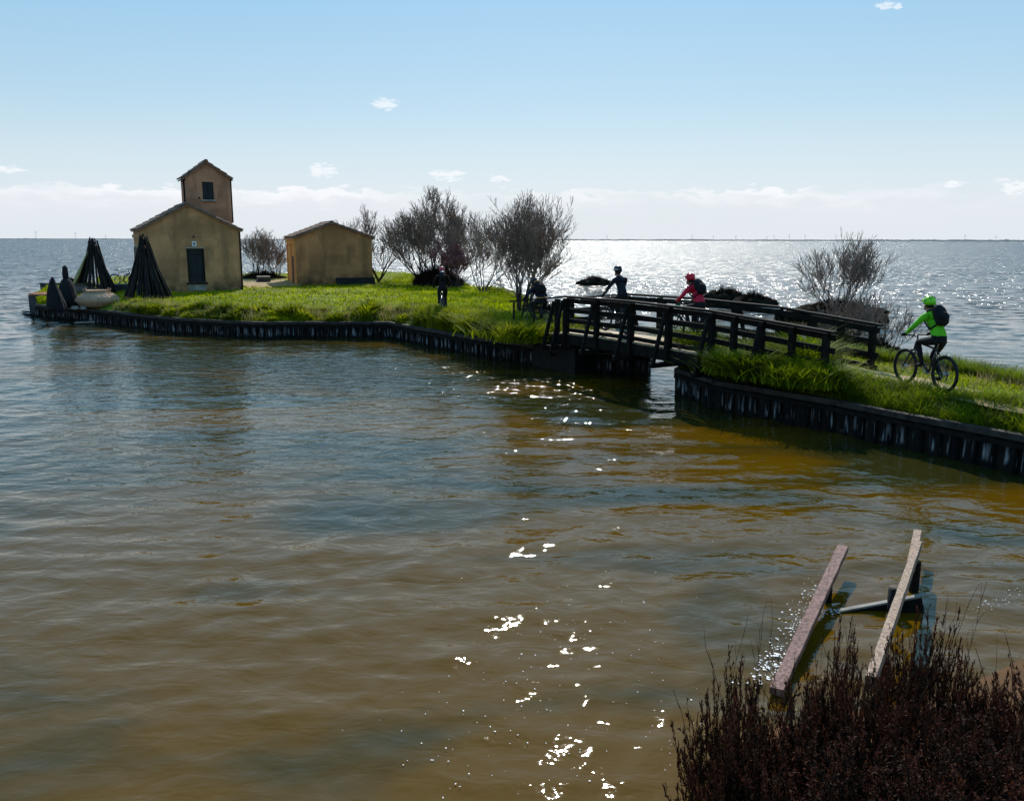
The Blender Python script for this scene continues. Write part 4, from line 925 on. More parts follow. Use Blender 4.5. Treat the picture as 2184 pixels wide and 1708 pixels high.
# ---------------------------------------------------------------- people
def ik(A, B, l1, l2, bend):
    A = Vector(A); B = Vector(B); d = B - A; L_ = min(d.length, l1 + l2 - .005); dn = d.normalized()
    a = (l1 * l1 - l2 * l2 + L_ * L_) / (2 * L_); h = math.sqrt(max(l1 * l1 - a * a, 0)); bn = Vector(bend); bn = (bn - dn * bn.dot(dn)).normalized()
    return A + dn * a + bn * h
def make_person(label, loc, rz, mats, lean=0.0, rise=0.0, stand=False, group=None, name='person'):
    """mats: jacket, trousers, shoes, skin, sleeve_under"""
    t = thing('person', label, 'person', loc, rz); t.scale = (1.05,) * 3
    hip = Vector((-.20 + rise * .5, 0, 1.00 + rise)); c_ = math.cos(lean); s_ = math.sin(lean)
    def T(x, z): return Vector((hip.x + x * c_ + z * s_, 0, hip.z - x * s_ + z * c_))
    waist = T(.02, .17); chest = T(.09, .36); sh = T(.10, .46); nk = T(.14, .55); hd = nk + Vector((.06, 0, .10))
    V = [hip, waist, chest, sh, nk]; Rr = [(.145, .13), (.135, .105), (.165, .12), (.10, .09), (.055, .058)]
    E = [(0, 1), (1, 2), (2, 3), (3, 4)]; reg = ['t', 'j', 'j', 'j']
    def addc(start, pts, rads, rg):
        p = start
        for q, r, g in zip(pts, rads, rg):
            V.append(Vector(q)); Rr.append(r if isinstance(r, tuple) else (r, r)); E.append((p, len(V) - 1)); reg.append(g); p = len(V) - 1
    hand_ends = []
    for sy in (1, -1):
        S_ = sh + Vector((-.01, sy * .175, -.02)); Wr = Vector((.375, sy * .275, 1.035)); El = ik(S_, Wr, .29, .27, (.0, sy * .8, -.7))
        addc(3, [S_, S_.lerp(El, .5), El, El.lerp(Wr, .6), Wr], [.072, .056, .047, .041, .03], ['j', 'j', 'j', 'j', 'j'])
        hand_ends.append((Wr, sy))
        if stand: An = Vector((-.10 if sy > 0 else -.16, sy * .22, .08)); Hj = hip + Vector((0, sy * .095, -.07))
        else: An = (Vector((.045, sy * .13, .50)) if sy > 0 else Vector((-.19, sy * .13, .27))); Hj = hip + Vector((.0, sy * .095, -.05))
        Kn = ik(Hj, An, .45, .43, (1, 0, .1))
        addc(0, [Hj, Hj.lerp(Kn, .5), Kn, Kn.lerp(An, .4), An, An + Vector((.02, 0, -.045)), An + Vector((.13, 0, -.055)), An + Vector((.18, 0, -.06))],
             [.098, .082, .06, .056, .038, .04, .036, .028], ['t', 't', 't', 't', 't', 's', 's', 's'])
    me = bpy.data.meshes.new('rig'); me.from_pydata(V, E, []); o = bpy.data.objects.new('rig', me); COL.objects.link(o)
    sk = o.modifiers.new('s', 'SKIN'); sk.use_smooth_shade = True
    for i, r in enumerate(Rr): me.skin_vertices[0].data[i].radius = (r[1], r[0]) if i < 5 else r
    me.skin_vertices[0].data[0].use_root = True
    ss = o.modifiers.new('d', 'SUBSURF'); ss.levels = 3; ss.render_levels = 3
    bpy.context.view_layer.update(); dg = bpy.context.evaluated_depsgraph_get(); bm_ = bpy.data.meshes.new_from_object(o.evaluated_get(dg))
    bpy.data.objects.remove(o)
    mb = MB(); mb.v = [tuple(v.co) for v in bm_.vertices]; mb.f = [tuple(p.vertices) for p in bm_.polygons]; nf0 = len(mb.f)
    order = {'j': 0, 't': 1, 's': 2, 'k': 3}; segs = [(V[a], V[b], order[g]) for (a, b), g in zip(E, reg)]
    mi = []
    for p in bm_.polygons:
        c = p.center; best = 9; bi = 0
        for a, b, g in segs:
            ab_ = b - a; tt = max(0, min(1, (c - a).dot(ab_) / ab_.length_squared)); dd_ = (a + ab_ * tt - c).length
            if dd_ < best: best = dd_; bi = g
        if bi == 1 and c.z > hip.z + .05: bi = 0
        mi.append(bi)
    # head with face, joined to the same mesh
    mb.ell(hd + Vector((.0, 0, .03)), (.098, .078, .125), 18, 12); mb.ell(hd + Vector((.045, 0, -.045)), (.06, .052, .06), 12, 8)
    mb.tube([nk + Vector((-.01, 0, -.03)), hd + Vector((-.01, 0, -.02))], [.062, .055], 12)
    mb.add([hd + Vector(q) for q in ((.09, 0, .05), (.092, .016, -.005), (.092, -.016, -.005), (.125, 0, .0))], [(0, 1, 3), (0, 3, 2), (1, 2, 3)])
    for sy in (1, -1): mb.ell(hd + Vector((-.005, sy * .08, .01)), (.018, .01, .03), 8, 6)
    mb.tube([hd + Vector((.094, -.022, -.035)), hd + Vector((.102, 0, -.036)), hd + Vector((.094, .022, -.035))], .006, 5)
    mi += [3] * (len(mb.f) - len(mi))
    for Wr, sy in hand_ends:      # palm and five curled digits round the grip
        gr = Vector((.424, sy * .285, 1.0)); mb.ell(Wr.lerp(gr, .55) + Vector((0, 0, .012)), (.045, .04, .02), 10, 7, Matrix.Rotation(R(25), 3, 'Y'))
        for k in range(4):
            y = sy * (.252 + k * .021); l = (.9, 1.0, .95, .8)[k]
            mb.tube([(.425, y, 1.032), (.452 + .006 * l, y, 1.022), (.455, y, .992), (.435, y, .975)], [.0095, .009, .0085, .007], 6)
        mb.tube([(.40, sy * .245, 1.02), (.405, sy * .225, 1.0), (.425, sy * .222, .982)], [.011, .0095, .008], 6)
    mi += [4] * (len(mb.f) - len(mi))
    # eyes
    k0 = len(mb.f)
    for sy in (1, -1): mb.ell(hd + Vector((.088, sy * .03, .035)), (.01, .012, .008), 8, 6)
    mi += [5] * (len(mb.f) - k0)
    me2 = bpy.data.meshes.new('body'); me2.from_pydata(mb.v, [], mb.f)
    for m_ in mats + [M['blackplastic']]: me2.materials.append(m_)
    me2.polygons.foreach_set('material_index', mi); me2.polygons.foreach_set('use_smooth', [True] * len(mi))
    link('body', me2, None, t)
    return t, hd, hip, waist, chest, sh
def helmet(t, hd, m, mv, visor=True, stripe=None):
    c = hd + Vector((-.005, 0, .07)); mb = MB(); n = 22; k = 9; vs = []; fs = []
    for j in range(k + 1):
        p = (math.pi / 2 * 1.12) * j / k
        for i in range(n):
            a = 2 * math.pi * i / n; ridge = 1 + .035 * math.cos(a * 8) * math.sin(p)
            vs.append(c + Vector((.135 * math.sin(p) * math.cos(a) * ridge, .105 * math.sin(p) * math.sin(a) * ridge, .112 * math.cos(p) - (.03 if (j == k and math.cos(a) < 0) else 0))))
    for j in range(k):
        for i in range(n): fs.append((j * n + i, (j + 1) * n + i, (j + 1) * n + (i + 1) % n, j * n + (i + 1) % n))
    mb.add(vs, fs); hl = mb.build('helmet', m, t, smooth=True); sd_ = hl.modifiers.new('thick', 'SOLIDIFY'); sd_.thickness = .02
    for yy in (-.05, 0, .05):      # vents
        for x0, x1 in ((.03, .085), (-.10, -.03)):
            pts = []
            for q in range(4):
                x = x0 + (x1 - x0) * q / 3; z = .112 * math.sqrt(max(.02, 1 - (x / .138) ** 2 - (yy / .108) ** 2)) + .003; pts.append(c + Vector((x, yy, z)))
            MB().tube(pts, [.005, .011, .011, .005], 6).build('vent', mv, hl)
    for sy in (-1, 1):
        MB().ell(c + Vector((-.01, sy * .103, .035)), (.026, .008, .02), 12, 6).build('vent', mv, hl)
        MB().tube([c + Vector((.02, sy * .09, -.02)), c + Vector((.04, sy * .05, -.14))], .005, 4).build('strap', mv, hl)
    if visor: MB().add([c + Vector(q) for q in ((.115, -.07, .02), (.115, .07, .02), (.19, .045, -.005), (.19, -.045, -.005), (.115, -.07, .032), (.115, .07, .032), (.19, .045, .003), (.19, -.045, .003))],
                       [(0, 1, 2, 3), (7, 6, 5, 4), (0, 4, 5, 1), (1, 5, 6, 2), (2, 6, 7, 3), (3, 7, 4, 0)]).build('visor', m, hl)
    if stripe: MB().tube([c + Vector((.132 * math.cos(a), .107 * math.sin(a), .012)) for a in np.linspace(-2.6, 2.6, 24)], .010, 6).build('stripe', stripe, hl)
    MB().ell(hd + Vector((-.03, 0, .01)), (.075, .078, .09), 14, 9).build('hair', M['hair'], t, smooth=True)
def backpack(label, t, chest, waist, sh, m, m2, big=1.0):
    b = thing('backpack', label, 'backpack', t.location, t.rotation_euler[2]); b.scale = (1.05,) * 3
    up = (sh - waist).normalized(); back = Vector((-up.z, 0, up.x)); c = waist.lerp(sh, .62) + back * .19 * (.9 + .1 * big)
    X_ = Matrix((back, Vector((0, 1, 0)), up)).transposed()
    mb = MB(); vs = []; fs = []; n = 16; k = 10
    for j in range(k + 1):
        p = math.pi * j / k
        for i in range(n):
            a = 2 * math.pi * i / n
            def se(v, e): return math.copysign(abs(v) ** e, v)
            q = Vector((.10 * big * se(math.sin(p), .7) * se(math.cos(a), .7), .145 * big * se(math.sin(p), .6) * se(math.sin(a), .6), .235 * big * se(math.cos(p), .7)))
            vs.append(c + X_ @ q)
    for j in range(k):
        for i in range(n): fs.append((j * n + i, (j + 1) * n + i, (j + 1) * n + (i + 1) % n, j * n + (i + 1) % n))
    mb.add(vs, fs).build('main_bag', m, b, smooth=True)
    MB().ell(c + back * .09 * big + up * -.05, (.05, .11, .10), 14, 9, X_).build('front_pocket', m, b, smooth=True)
    MB().ell(c + up * .19 * big, (.085 * big, .12 * big, .055), 14, 8, X_).build('lid', m2, b, smooth=True)
    for sy in (-1, 1):
        MB().tube([c - back * .08 + up * .17 + Vector((0, sy * .08, 0)), sh + Vector((.02, sy * .10, .075)), chest + Vector((.14, sy * .10, -.02)), waist + Vector((.04, sy * .14, .0)), c - back * .06 - up * .15 + Vector((0, sy * .09, 0))], .017, 6).build('shoulder_strap', m, b)
    return b

def place(px_rear, py_rear, z, head):  # helper kept for clarity
    return at(px_rear, py_rear, z), head
bike0 = make_bike('dark mountain bike under the cyclist in green on the causeway path')
# 1 green
def bank_z(f, p): return float(f(np.array([p.x]), np.array([p.y]))[0])
gp = at(1977, 829, .97); gh = math.atan2(math.cos(R(-12)), math.sin(R(-12)))
gp.z = bank_z(hrb, gp) + .035
bike0.scale = (1.05,) * 3; bike0.location = gp; bike0.rotation_euler = (0, 0, gh)
t, hd, hip, wa, ch, sh = make_person('cyclist in a neon green jacket and green helmet riding the path at far right', gp, gh, [M['green'], M['black'], M['black'], M['skin'], M['black']], lean=R(18))
helmet(t, hd, M['greenhelmet'], M['blackplastic'])
MB().tube([wa + Vector((.0, y, .0)) for y in (-.145, .145)], .004, 4).build('hem_drawstring', M['black'], t)
backpack('plain black rounded backpack on the cyclist in neon green', t, ch, wa, sh, M['black'], M['black'], .88)
bh = math.atan2(-BT.y, -BT.x)
def onbridge(s, nf=.5): p = bp_(s, nf, 0.004); return p
# 2 red
rp = onbridge(4.12, .5); t, hd, hip, wa, ch, sh = make_person('cyclist in a crimson jacket and red helmet crossing the footbridge', rp, bh, [M['red'], M['black'], M['black'], M['skin'], M['black']], lean=R(24))
helmet(t, hd, M['redhelmet'], M['red']); backpack('black backpack worn by the cyclist in crimson on the footbridge', t, ch, wa, sh, M['black'], M['black'], .9)
dup(bike0, rp, bh, 'dark mountain bike ridden by the cyclist in crimson on the footbridge')
# 3 navy on the crown
np_ = onbridge(1.0, .5); t, hd, hip, wa, ch, sh = make_person('cyclist in plain navy clothes with a white striped dark helmet, upright on the footbridge', np_, bh - R(6), [M['navy'], M['black'], M['black'], M['skin'], M['black']], lean=R(8), rise=.04)
helmet(t, hd, M['blackplastic'], M['black'], visor=False, stripe=M['white']); dup(bike0, np_, bh - R(6), 'dark mountain bike under the cyclist in navy on the footbridge crown')
# 4 leaving the bridge
op = onbridge(-2.9, .42); t, hd, hip, wa, ch, sh = make_person('cyclist in dark clothes leaving the far end of the footbridge beside the bare tree', op, bh, [M['navy'], M['black'], M['black'], M['skin'], M['black']], lean=R(34))
helmet(t, hd, M['blackplastic'], M['black']); dup(bike0, op, bh, 'dark mountain bike at the far end of the footbridge, mostly hidden by the railing')
backpack('black backpack with an orange top on the cyclist leaving the footbridge', t, ch, wa, sh, M['black'], M['orange'], 1.05)
MB().lathe([(.158, -.03), (.162, .03)], c=hip.lerp(wa, .45), n=24, sx=.98, sy=1.02).build('waist_band', M['orange'], t, smooth=True)
# 5 on the island grass
fp = at(944, 674, .97); fp.z = bank_z(hisl, fp) + .02; fh = R(100)
t, hd, hip, wa, ch, sh = make_person('cyclist in black with a pink helmet, seen from behind on the island grass', fp, fh, [M['black'], M['black'], M['black'], M['skin'], M['black']], lean=R(16))
helmet(t, hd, M['pinkhelmet'], M['blackplastic'], visor=False); dup(bike0, fp, fh, 'bicycle seen end on under the pink helmeted cyclist on the grass')
backpack('small black backpack with a white top on the pink helmeted cyclist', t, ch, wa.lerp(sh, .22), sh, M['black'], M['white'], .72)
# parked
dup(bike0, at(262, 609, .95), R(8), 'parked bicycle side on by the parapet, left of the house')
dup(bike0, at(285, 608, .95) + Vector((0, .5, 0)), R(40), 'parked bicycle turned away, closest to the left wall of the house')

# ---------------------------------------------------------------- bare trees
class Twigs:
    def __init__(s): s.P0 = []; s.P1 = []; s.R0 = []; s.R1 = []
    def seg(s, a, b, r0, r1): s.P0.append(a); s.P1.append(b); s.R0.append(r0); s.R1.append(r1)
    def mesh(s, name, n=3):
        P0 = np.array(s.P0); P1 = np.array(s.P1); r0 = np.array(s.R0)[:, None]; r1 = np.array(s.R1)[:, None]
        d = P1 - P0; d /= np.linalg.norm(d, axis=1, keepdims=True) + 1e-9; ref = np.where(np.abs(d[:, 2:3]) > .9, np.array([[1., 0, 0]]), np.array([[0, 0, 1.]]))
        u = np.cross(d, ref); u /= np.linalg.norm(u, axis=1, keepdims=True); v = np.cross(d, u); rows = []
        for P, r in ((P0, r0), (P1, r1)):
            for k in range(n): a = 2 * math.pi * k / n; rows.append(P + (u * math.cos(a) + v * math.sin(a)) * r)
        V = np.stack(rows, 1).reshape(-1, 3); b = np.arange(len(P0))[:, None] * 2 * n; fs = []
        for k in range(n): fs.append(np.concatenate([b + k, b + (k + 1) % n, b + n + (k + 1) % n, b + n + k], 1))
        return fastmesh(name, V, [np.concatenate(fs)])
def grow(tw, tr_, p, d, ln, r, depth, upb, rng, minr, maxd):
    nseg = 3 if depth < 2 else 2; q = p
    for i in range(nseg):
        d = (d + Vector((rng.gauss(0, .16), rng.gauss(0, .16), upb * .2 + rng.gauss(0, .05)))).normalized(); nq = q + d * ln / nseg
        ra = r * (1 - .35 * i / nseg); rb = r * (1 - .35 * (i + 1) / nseg)
        (tr_ if depth < 1 else tw).seg(q, nq, max(ra, minr), max(rb, minr))
        if depth < maxd and i >= (1 if depth == 0 else 0):
            for _ in range(2 if depth < maxd - 1 else 3):
                if rng.random() < .58:
                    sd_ = Vector((rng.gauss(0, 1), rng.gauss(0, 1), rng.gauss(0, .3))).normalized(); nd = (d * 1.1 + sd_ * .72 + Vector((0, 0, .10 * upb))).normalized()
                    grow(tw, tr_, nq, nd, ln * rng.uniform(.55, .82), rb * .58, depth + 1, upb, rng, minr, maxd)
        q = nq
    if depth < maxd: grow(tw, tr_, q, d, ln * .7, r * .6, depth + 1, upb, rng, minr, maxd)
def tree(label, base, H, spread, stems, seed, minr=.010, r0=.07, maxd=4, fan=1.0, twm='twig', group='bare tamarisk trees', name='bare_tree', trunk_h=0.0, xb=0):
    rng = random.Random(seed); tw, tr_ = Twigs(), Twigs(); t = thing(name, label, 'tree', base, 0, group)
    top = Vector((0, 0, trunk_h))
    if trunk_h:
        tr_.seg(Vector((0, 0, -.2)), Vector((.02, 0, trunk_h * .5)), r0 * 2.3, r0 * 2.0); tr_.seg(Vector((.02, 0, trunk_h * .5)), top, r0 * 2.0, r0 * 1.9)
    for i in range(stems):
        a = i * 2 * math.pi / stems + rng.uniform(-.4, .4); tilt = rng.uniform(.1, 1.0) * spread * 1.5
        d = Vector((math.cos(a) * math.sin(tilt) + xb, math.sin(a) * math.sin(tilt) * .8, math.cos(tilt))).normalized()
        grow(tw, tr_, top + Vector((math.cos(a) * .12, math.sin(a) * .12, -.1)), d, H * rng.uniform(.34, .46) * (1 - .12 * tilt), r0 * rng.uniform(.7, 1.1), 0, .7, rng, minr, maxd)
    zmax = max(p.z for p in tw.P1); k = H / zmax
    a = tr_.mesh('trunk', 6); b = tw.mesh('crown', 3)
    for me in (a, b): me.transform(Matrix.Scale(k, 4))
    link('trunk', a, M['bark'], t, smooth=True); link('crown', b, M[twm], t)
    return t
def tb(px, py, z=.95): return at(px, py, z)
tree('bare shrub tree close behind the right corner of the house', tb(548, 596), 3.9, .55, 6, 21, .011, .05, 4)
tree('low bare shrub just left of the hut, between the two buildings', tb(592, 597), 3.3, .6, 6, 22, .011, .05, 4)
tree('bare tree leaning out behind the right side of the hut', tb(803, 601), 5.4, .62, 6, 23, .012, .07, 4, xb=-.05)
tree('largest bare tree, wide fan crown, rising from dark brush behind the grass', tb(930, 607), 6.4, .66, 8, 24, .012, .09, 5)
tree('bare side tree leaning left out of the dark brush', tb(905, 606), 5.0, .8, 6, 31, .012, .07, 4, xb=-.45)
tree('slim bare sapling tree right of the pink haze of twigs', tb(1030, 622), 4.6, .62, 7, 25, .010, .05, 4)
tree('bare multi stemmed tree beside the island end of the footbridge', tb(1115, 684), 4.75, .34, 9, 33, .008, .085, 5, trunk_h=.25)
tree('pinkish purple twiggy tamarisk in front of the largest bare tree', tb(972, 614), 3.1, .6, 9, 27, .013, .04, 4, twm='pink')
tree('bare thorny tree on the dark islet beyond the right end of the footbridge', tb(1795, 678, .25), 4.3, .62, 11, 28, .009, .045, 4)
tree('low bare bush tangled behind the far railing at the causeway end', tb(1800, 742, .8), 1.7, .95, 9, 29, .007, .025, 3, group=None)
tree('wispy bare bush right of the last far railing post', tb(1885, 752, .8), 1.6, .8, 6, 30, .005, .016, 3, group=None)

def brush(label, base, rx, ry, h, n, seed, m='islet', name='brush', cat='bush', spikes=.18):
    rs = np.random.RandomState(seed); t = thing(name, label, cat, base)
    mb = MB(); nn_ = 40; k = 10; vs = []; fs = []
    for j in range(k + 1):
        f = j / k; r = math.sin(f * math.pi / 2)
        for i in range(nn_):
            a = 2 * math.pi * i / nn_; e = 1 + .38 * noise.noise(Vector((math.cos(a) * 1.8 + seed, math.sin(a) * 1.8, f * 2))) + .2 * noise.noise(Vector((math.cos(a) * 6 + seed, math.sin(a) * 6, f * 5)))
            vs.append((rx * r * e * math.cos(a), ry * r * e * math.sin(a), h * .6 * math.cos(f * math.pi / 2) ** .6 * (1 + .45 * noise.noise(Vector((math.cos(a) * r * 9 + seed, math.sin(a) * r * 9, 2))) + .7 * noise.noise(Vector((math.cos(a) * r * 3 + seed, math.sin(a) * r * 3, 5)))) - (.25 if j == k else 0)))
    for j in range(k):
        for i in range(nn_): fs.append((j * nn_ + i, (j + 1) * nn_ + i, (j + 1) * nn_ + (i + 1) % nn_, j * nn_ + (i + 1) % nn_))
    mb.add(vs, fs).build('mound', M[m], t, smooth=True)
    a = rs.rand(n) * 2 * math.pi; r = np.sqrt(rs.rand(n)) * .98; z = h * .68 * np.cos(r * math.pi / 2) ** .6
    B = np.stack([rx * r * np.cos(a), ry * r * np.sin(a), z * .85 - .05], -1)
    V, fq = blades(B, spikes * 1.4 * (.4 + rs.rand(n)) * np.clip(1 + 1.2 * nz2(B[:, 0], B[:, 1], 2.2, seed), .3, 2) * (1.25 - .75 * r), .02 + .03 * rs.rand(n), .3 + .9 * rs.rand(n), 2)
    link('stems', fastmesh('stems', V, [fq]), M[m], t)
    return t
brush('dark dense brush at the foot of the largest bare tree', tb(935, 611), 1.6, 1.1, .95, 9000, 1, m='scrub', spikes=.5)
brush('dark low thicket behind the right corner of the house', tb(560, 598), 1.6, 1.0, .6, 2500, 2, spikes=.3)
brush('small dark tuft islet standing alone in the glittering water', tb(1268, 608, 0), 1.35, .8, .85, 3000, 3, name='islet', cat='islet', spikes=.25)
brush('dark ragged islet just right of the crimson cyclist', tb(1545, 645, 0), 1.7, .9, 1.0, 3000, 4, name='islet', cat='islet', spikes=.25)
brush('lower dark islet beyond the middle of the far railing', tb(1610, 652, 0), 1.3, .8, .8, 2500, 5, name='islet', cat='islet', spikes=.25)
brush('broad dark islet at the foot of the bare tree in the water', tb(1785, 684, 0), 2.5, 1.3, 1.15, 6000, 6, name='islet', cat='islet', spikes=.3)
brush('dark shrub mass at the far railing end on the causeway', tb(1820, 760, .7), 1.4, .7, .5, 3000, 7, spikes=.3)
brush('dark low bush under the causeway ramp of the footbridge', at(1610, 762, .95), .9, .6, .55, 2500, 9, spikes=.3)
brush('dark shrub under the island end of the footbridge railing', tb(1150, 690, .75), 1.1, .7, .75, 3000, 8, spikes=.3)

# ---------------------------------------------------------------- broken jetty in the foreground
def jp(px, py, z): return at(px, py, z)
pl = thing('old_plank', 'wide pinkish weathered plank running out over the water, left of the pair', 'plank', jp(1735, 1300, .3))
o_ = pl.location
def roughbar(a, b, wd, ht, m, name, parent, seed=0):
    a = Vector(a); b = Vector(b); n = 14; d = (b - a).normalized(); sdv = d.cross(Vector((0, 0, 1))).normalized(); u = sdv.cross(d); vs = []; fs = []
    for i in range(n + 1):
        f = i / n; c = a.lerp(b, f); e = 1 + .16 * noise.noise(Vector((f * 11, seed, 0))); e2 = .010 * noise.noise(Vector((f * 7, seed, 4)))
        for x, y in ((-1, -1), (1, -1), (1, .8), (.9, 1), (-.9, 1), (-1, .8)): vs.append(c + sdv * (x * wd / 2 * e) + u * (y * ht / 2 + e2))
    for i in range(n):
        for k in range(6): fs.append((i * 6 + k, i * 6 + (k + 1) % 6, (i + 1) * 6 + (k + 1) % 6, (i + 1) * 6 + k))
    fs += [tuple(range(5, -1, -1)), tuple(n * 6 + k for k in range(6))]
    return MB().add(vs, fs).build(name, m, parent)
roughbar(jp(1798, 1168, .30) - o_, jp(1656, 1475, .05) - o_, .12, .07, M['plankpink'], 'board', pl, 1)
q = jp(1798, 1168, .30).lerp(jp(1656, 1475, .05), .3) - o_; MB().tube([q + Vector((.02, 0, -.9)), q + Vector((.02, 0, -.04))], .045, 8).build('support_post', M['post'], pl)
p2_ = thing('old_plank', 'narrow pale weathered beam, right of the pair, running into the dark shrub', 'plank', jp(1915, 1300, .45)); o_ = p2_.location
roughbar(jp(1958, 1162, .42) - o_, jp(1856, 1455, .60) - o_, .078, .10, M['plankpale'], 'beam', p2_, 2)
for f in (.12, .85):
    q = jp(1958, 1162, .42).lerp(jp(1856, 1455, .60), f) - o_; MB().tube([q + Vector((.03, 0, -1.1)), q + Vector((.03, 0, -.06))], .055, 8).build('support_post', M['post'], p2_)
p3_ = thing('old_plank', 'short pale board end sticking out behind the narrow beam', 'plank', jp(1952, 1150, .4)); o_ = p3_.location
roughbar(jp(1957, 1134, .36) - o_, jp(1942, 1212, .36) - o_, .09, .06, M['plankpale'], 'board', p3_, 3); q = jp(1950, 1180, .33) - o_; MB().tube([q, q - Vector((0, 0, .8))], .045, 8).build('support_post', M['post'], p3_)
ps = thing('mooring_post', 'round dark wooden post rising behind the narrow beam', 'post', jp(1905, 1310, 0)); MB().tube([(0, 0, -.6), (0, 0, .30)], [.075, .07], 14).build('shaft', M['post'], ps, smooth=True); MB().tube([(0, 0, .30), (0, 0, .315)], [.07, .055], 14).build('worn_top', M['basket2'], ps)
cx_ = thing('cross_board', 'cross board with a pale strip painted as its sunlit top just above the water between the planks', 'board', jp(1860, 1312, .1)); o_ = cx_.location
A_ = jp(1786, 1305, .0) - o_ + Vector((0, 0, -.10)); B_ = jp(1965, 1309, .0) - o_ + Vector((0, 0, .10))
MB().bar(A_, B_, .05, .2).build('board', M['post'], cx_); MB().bar(A_ + Vector((0, 0, .112)), B_ + Vector((0, 0, .112)), .06, .02).build('painted_lit_top', M['stone'], cx_)  # pale strip on the dark board puts its sunlit top into colour

# foam flecks drifting round the planks and over the shallows
rsf = np.random.RandomState(5); mb = MB()
def flecks(n, px0, py0, px1, py1, sp, r0, r1):
    for _ in range(n):
        f = rsf.rand(); px = px0 + (px1 - px0) * f + rsf.normal() * sp; py = py0 + (py1 - py0) * f + rsf.normal() * sp * .8
        p = at(px, py, .022); q = r0 + (r1 - r0) * rsf.rand() ** 2; k = 6; a0 = rsf.rand() * 6; e = .4 + .6 * rsf.rand()
        vs = [p + Vector((math.cos(a0) * q * math.cos(t) - math.sin(a0) * q * e * math.sin(t), math.sin(a0) * q * math.cos(t) + math.cos(a0) * q * e * math.sin(t), 0)) for t in [i * 2 * math.pi / k for i in range(k)]]
        mb.add(vs + [p + Vector((0, 0, q * .12))], [(i, (i + 1) % k, k) for i in range(k)])
flecks(190, 1640, 1420, 1745, 1235, 16, .004, .014); flecks(110, 1600, 1450, 1675, 1400, 14, .005, .02); flecks(60, 1745, 1300, 1800, 1305, 6, .004, .015)
flecks(120, 1000, 1480, 1420, 1270, 90, .003, .010); flecks(80, 900, 1640, 1450, 1540, 80, .003, .009); flecks(70, 2070, 1290, 2170, 1270, 14, .004, .012)
tag(mb.build('foam_flecks', M['white']), 'scattered white foam flecks floating around the old planks and shallows', 'foam', kind='stuff')

# ---------------------------------------------------------------- foreground shrubs (seablite)
def seablite(seed, H=.75, stems=26):
    rng = random.Random(seed); tw = Twigs(); LV = []
    def plume(p, d, ln, r0, nleaf=5):
        n = max(3, int(ln / .07))
        for j in range(n):
            d = (d + Vector((rng.gauss(0, .10), rng.gauss(0, .10), .04))).normalized(); q = p + d * ln / n; f = j / n
            tw.seg(p, q, r0 * (1 - .7 * f), r0 * (1 - .7 * (j + 1) / n))
            if f > .12:
                for _ in range(4):
                    sd_ = Vector((rng.gauss(0, 1), rng.gauss(0, 1), rng.gauss(0, .4))).normalized(); bd = (d * 1.1 + sd_ * rng.uniform(.4, .9)).normalized(); bl2 = rng.uniform(.025, .085) * (1.15 - .7 * f); bp0 = p.lerp(q, rng.random()); b1 = bp0 + bd * bl2
                    tw.seg(bp0, b1, .0022, .0013)
                    for _k in range(nleaf): LV.append((bp0.lerp(b1, rng.random()), bd))
                for _k in range(4): LV.append((p.lerp(q, rng.random()), d))
            p = q
    for i in range(stems):
        a = rng.uniform(0, 6.283); r = math.sqrt(rng.random()) * .40; p = Vector((r * math.cos(a), r * math.sin(a), -.05)); tilt = rng.uniform(.1, .95) * (r / .42 + .25)
        d = Vector((math.cos(a) * math.sin(tilt), math.sin(a) * math.sin(tilt), math.cos(tilt))); h = H * rng.uniform(.66, 1.04) * (1 - .5 * (r / .42) ** 2)
        nq = 5; pts = [p]
        for j in range(nq):
            d = (d + Vector((rng.gauss(0, .15), rng.gauss(0, .15), .06))).normalized(); q = pts[-1] + d * h * .55 / nq; tw.seg(pts[-1], q, .007 * (1 - .1 * j), .007 * (1 - .1 * (j + 1))); pts.append(q)
        plume(pts[-1], d, h * .5, .0045)
        for j in range(1, nq + 1):
            for _ in range(rng.choice((0, 1, 1, 2))):
                sd_ = Vector((rng.gauss(0, 1), rng.gauss(0, 1), .1)).normalized(); plume(pts[j], (d + sd_ * rng.uniform(.45, 1.1)).normalized(), h * rng.uniform(.16, .42), .0032, 4)
    if rng:
        for _ in range(4):     # thin bare wisps
            a = rng.uniform(0, 6.283); p = Vector((.25 * math.cos(a), .25 * math.sin(a), .2)); d = Vector((math.cos(a) * .5, math.sin(a) * .5, 1)).normalized()
            for j in range(6):
                d = (d + Vector((rng.gauss(0, .15), rng.gauss(0, .15), 0))).normalized(); q = p + d * H * .15; tw.seg(p, q, .003, .002)
                if rng.random() < .6: tw.seg(q, q + (d + Vector((rng.gauss(0, .5), rng.gauss(0, .5), .2))).normalized() * .09, .002, .001)
                p = q
    n = len(LV); B = np.array([tuple(x[0]) for x in LV]); D = np.array([tuple(x[1]) for x in LV]); rs = np.random.RandomState(seed)
    sd_ = rs.normal(size=(n, 3)); sd_ -= D * (sd_ * D).sum(1, keepdims=True); sd_ /= np.linalg.norm(sd_, axis=1, keepdims=True); ld = D * .75 + sd_ * .75; ld /= np.linalg.norm(ld, axis=1, keepdims=True)
    w_ = np.cross(ld, sd_); w_ /= np.linalg.norm(w_, axis=1, keepdims=True) + 1e-9; L_ = (.014 + .018 * rs.rand(n))[:, None]; ww = (.003 + .0024 * rs.rand(n))[:, None]
    V = np.stack([B - w_ * ww, B + w_ * ww, B + ld * L_ * .7 + w_ * ww * .8, B + ld * L_, B + ld * L_ * .7 - w_ * ww * .8], 1).reshape(-1, 3); b = np.arange(n)[:, None] * 5
    return tw.mesh('stems', 3), fastmesh('foliage', V, [b + np.arange(5)[None]])
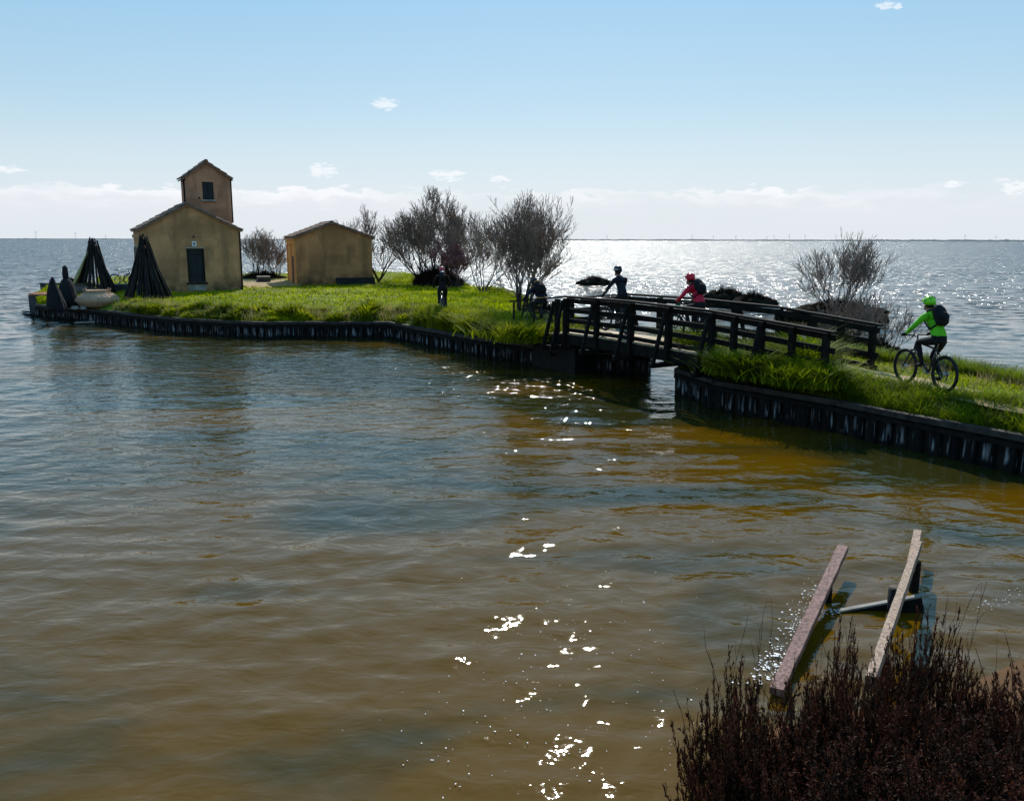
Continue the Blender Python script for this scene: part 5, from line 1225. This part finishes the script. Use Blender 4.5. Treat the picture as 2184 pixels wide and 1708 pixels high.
M['sbstem'] = mat('seablite_stem', (.03, .010, .007), (.012, .006, .004), 6, .8, spec=.05)
M['sbleaf'] = mat('seablite_leaf', (.105, .034, .019), (.016, .012, .007), 3.5, .7, 0, trans=.3, rnd=1, detail=4, spec=.15)
protos = [seablite(40, .8, 50), seablite(41, .72, 56), seablite(42, .85, 46), seablite(43, .7, 52)]
for a, b in protos: a.materials.append(M['sbstem']); b.materials.append(M['sbleaf'])
# px, py of the shrub's top, distance, label
SH = [(1570, 1415, 5.3, .62, 'leftmost dark red seablite shrub hanging over the water edge'),
      (1650, 1400, 5.0, .75, 'seablite shrub at the foot of the wide pinkish plank'),
      (1590, 1560, 4.6, .65, 'low seablite shrub at the left bank edge near the bottom'),
      (1735, 1420, 5.2, .65, 'seablite shrub with long bare wisps between the two planks'),
      (1800, 1325, 5.6, .42, 'tall red tipped seablite spike left of the narrow beam'),
      (1875, 1375, 4.9, .7, 'seablite shrub swallowing the lower end of the narrow beam'),
      (1950, 1350, 5.7, .45, 'upright seablite shrub just right of the narrow beam'),
      (2015, 1275, 5.6, .65, 'tallest seablite shrub right of the narrow beam'),
      (2085, 1430, 5.4, .5, 'seablite shrub just left of the muddy shallows'),
      (2190, 1390, 5.2, .5, 'seablite shrub against the right picture edge, upper one'),
      (1730, 1570, 4.6, .8, 'seablite shrub in the second row below the pinkish plank'),
      (1840, 1530, 4.5, .8, 'seablite shrub in the second row below the narrow beam'),
      (1960, 1470, 4.7, .85, 'dense dark seablite shrub in the middle of the thicket'),
      (2090, 1480, 4.5, .85, 'dense dark seablite shrub in the middle right of the thicket'),
      (1640, 1680, 4.0, .7, 'seablite shrub at the bottom left of the thicket'),
      (1800, 1650, 3.9, .8, 'nearest seablite shrub at the bottom of the thicket'),
      (1930, 1600, 3.9, .85, 'near seablite shrub at the bottom, right of the nearest one'),
      (2070, 1580, 3.9, .85, 'near seablite shrub at the lower right'),
      (2190, 1530, 4.2, .9, 'near seablite shrub at the lower right picture edge'),
      (2010, 1710, 3.4, .9, 'shrub top cut by the bottom picture edge at lower right'),
      (2160, 1690, 3.4, .9, 'shrub top cut by the bottom right picture corner'), (2260, 1420, 5.6, .8, 'seablite shrub beyond the right picture edge'),
      (1780, 1780, 3.5, .7, 'shrub top cut by the bottom picture edge, left one'), (1880, 1740, 3.4, .8, 'shrub top cut by the bottom picture edge, middle one')]
random.seed(9)
for i, (px, py, D, ws, lab) in enumerate(SH):
    dz = (CM.to_3x3() @ Vector(((px - W0 / 2) / F, -(py - H0 / 2) / F, -1.0))); tt = D / dz.y; topz = CAM_H + dz.z * tt; x = dz.x * tt
    gz = float(near_height(np.array([x]), np.array([D]))[0]); a, b = protos[i % 4]; H = max(.55, topz - gz); sc = H / .66
    sr = thing('seablite_shrub', lab, 'shrub', (x, D, gz - .04), random.uniform(0, 6.28), 'seablite shrubs on the near bank')
    sr.scale = (ws, ws, sc)
    child(sr, 'stems', a); child(sr, 'foliage', b)
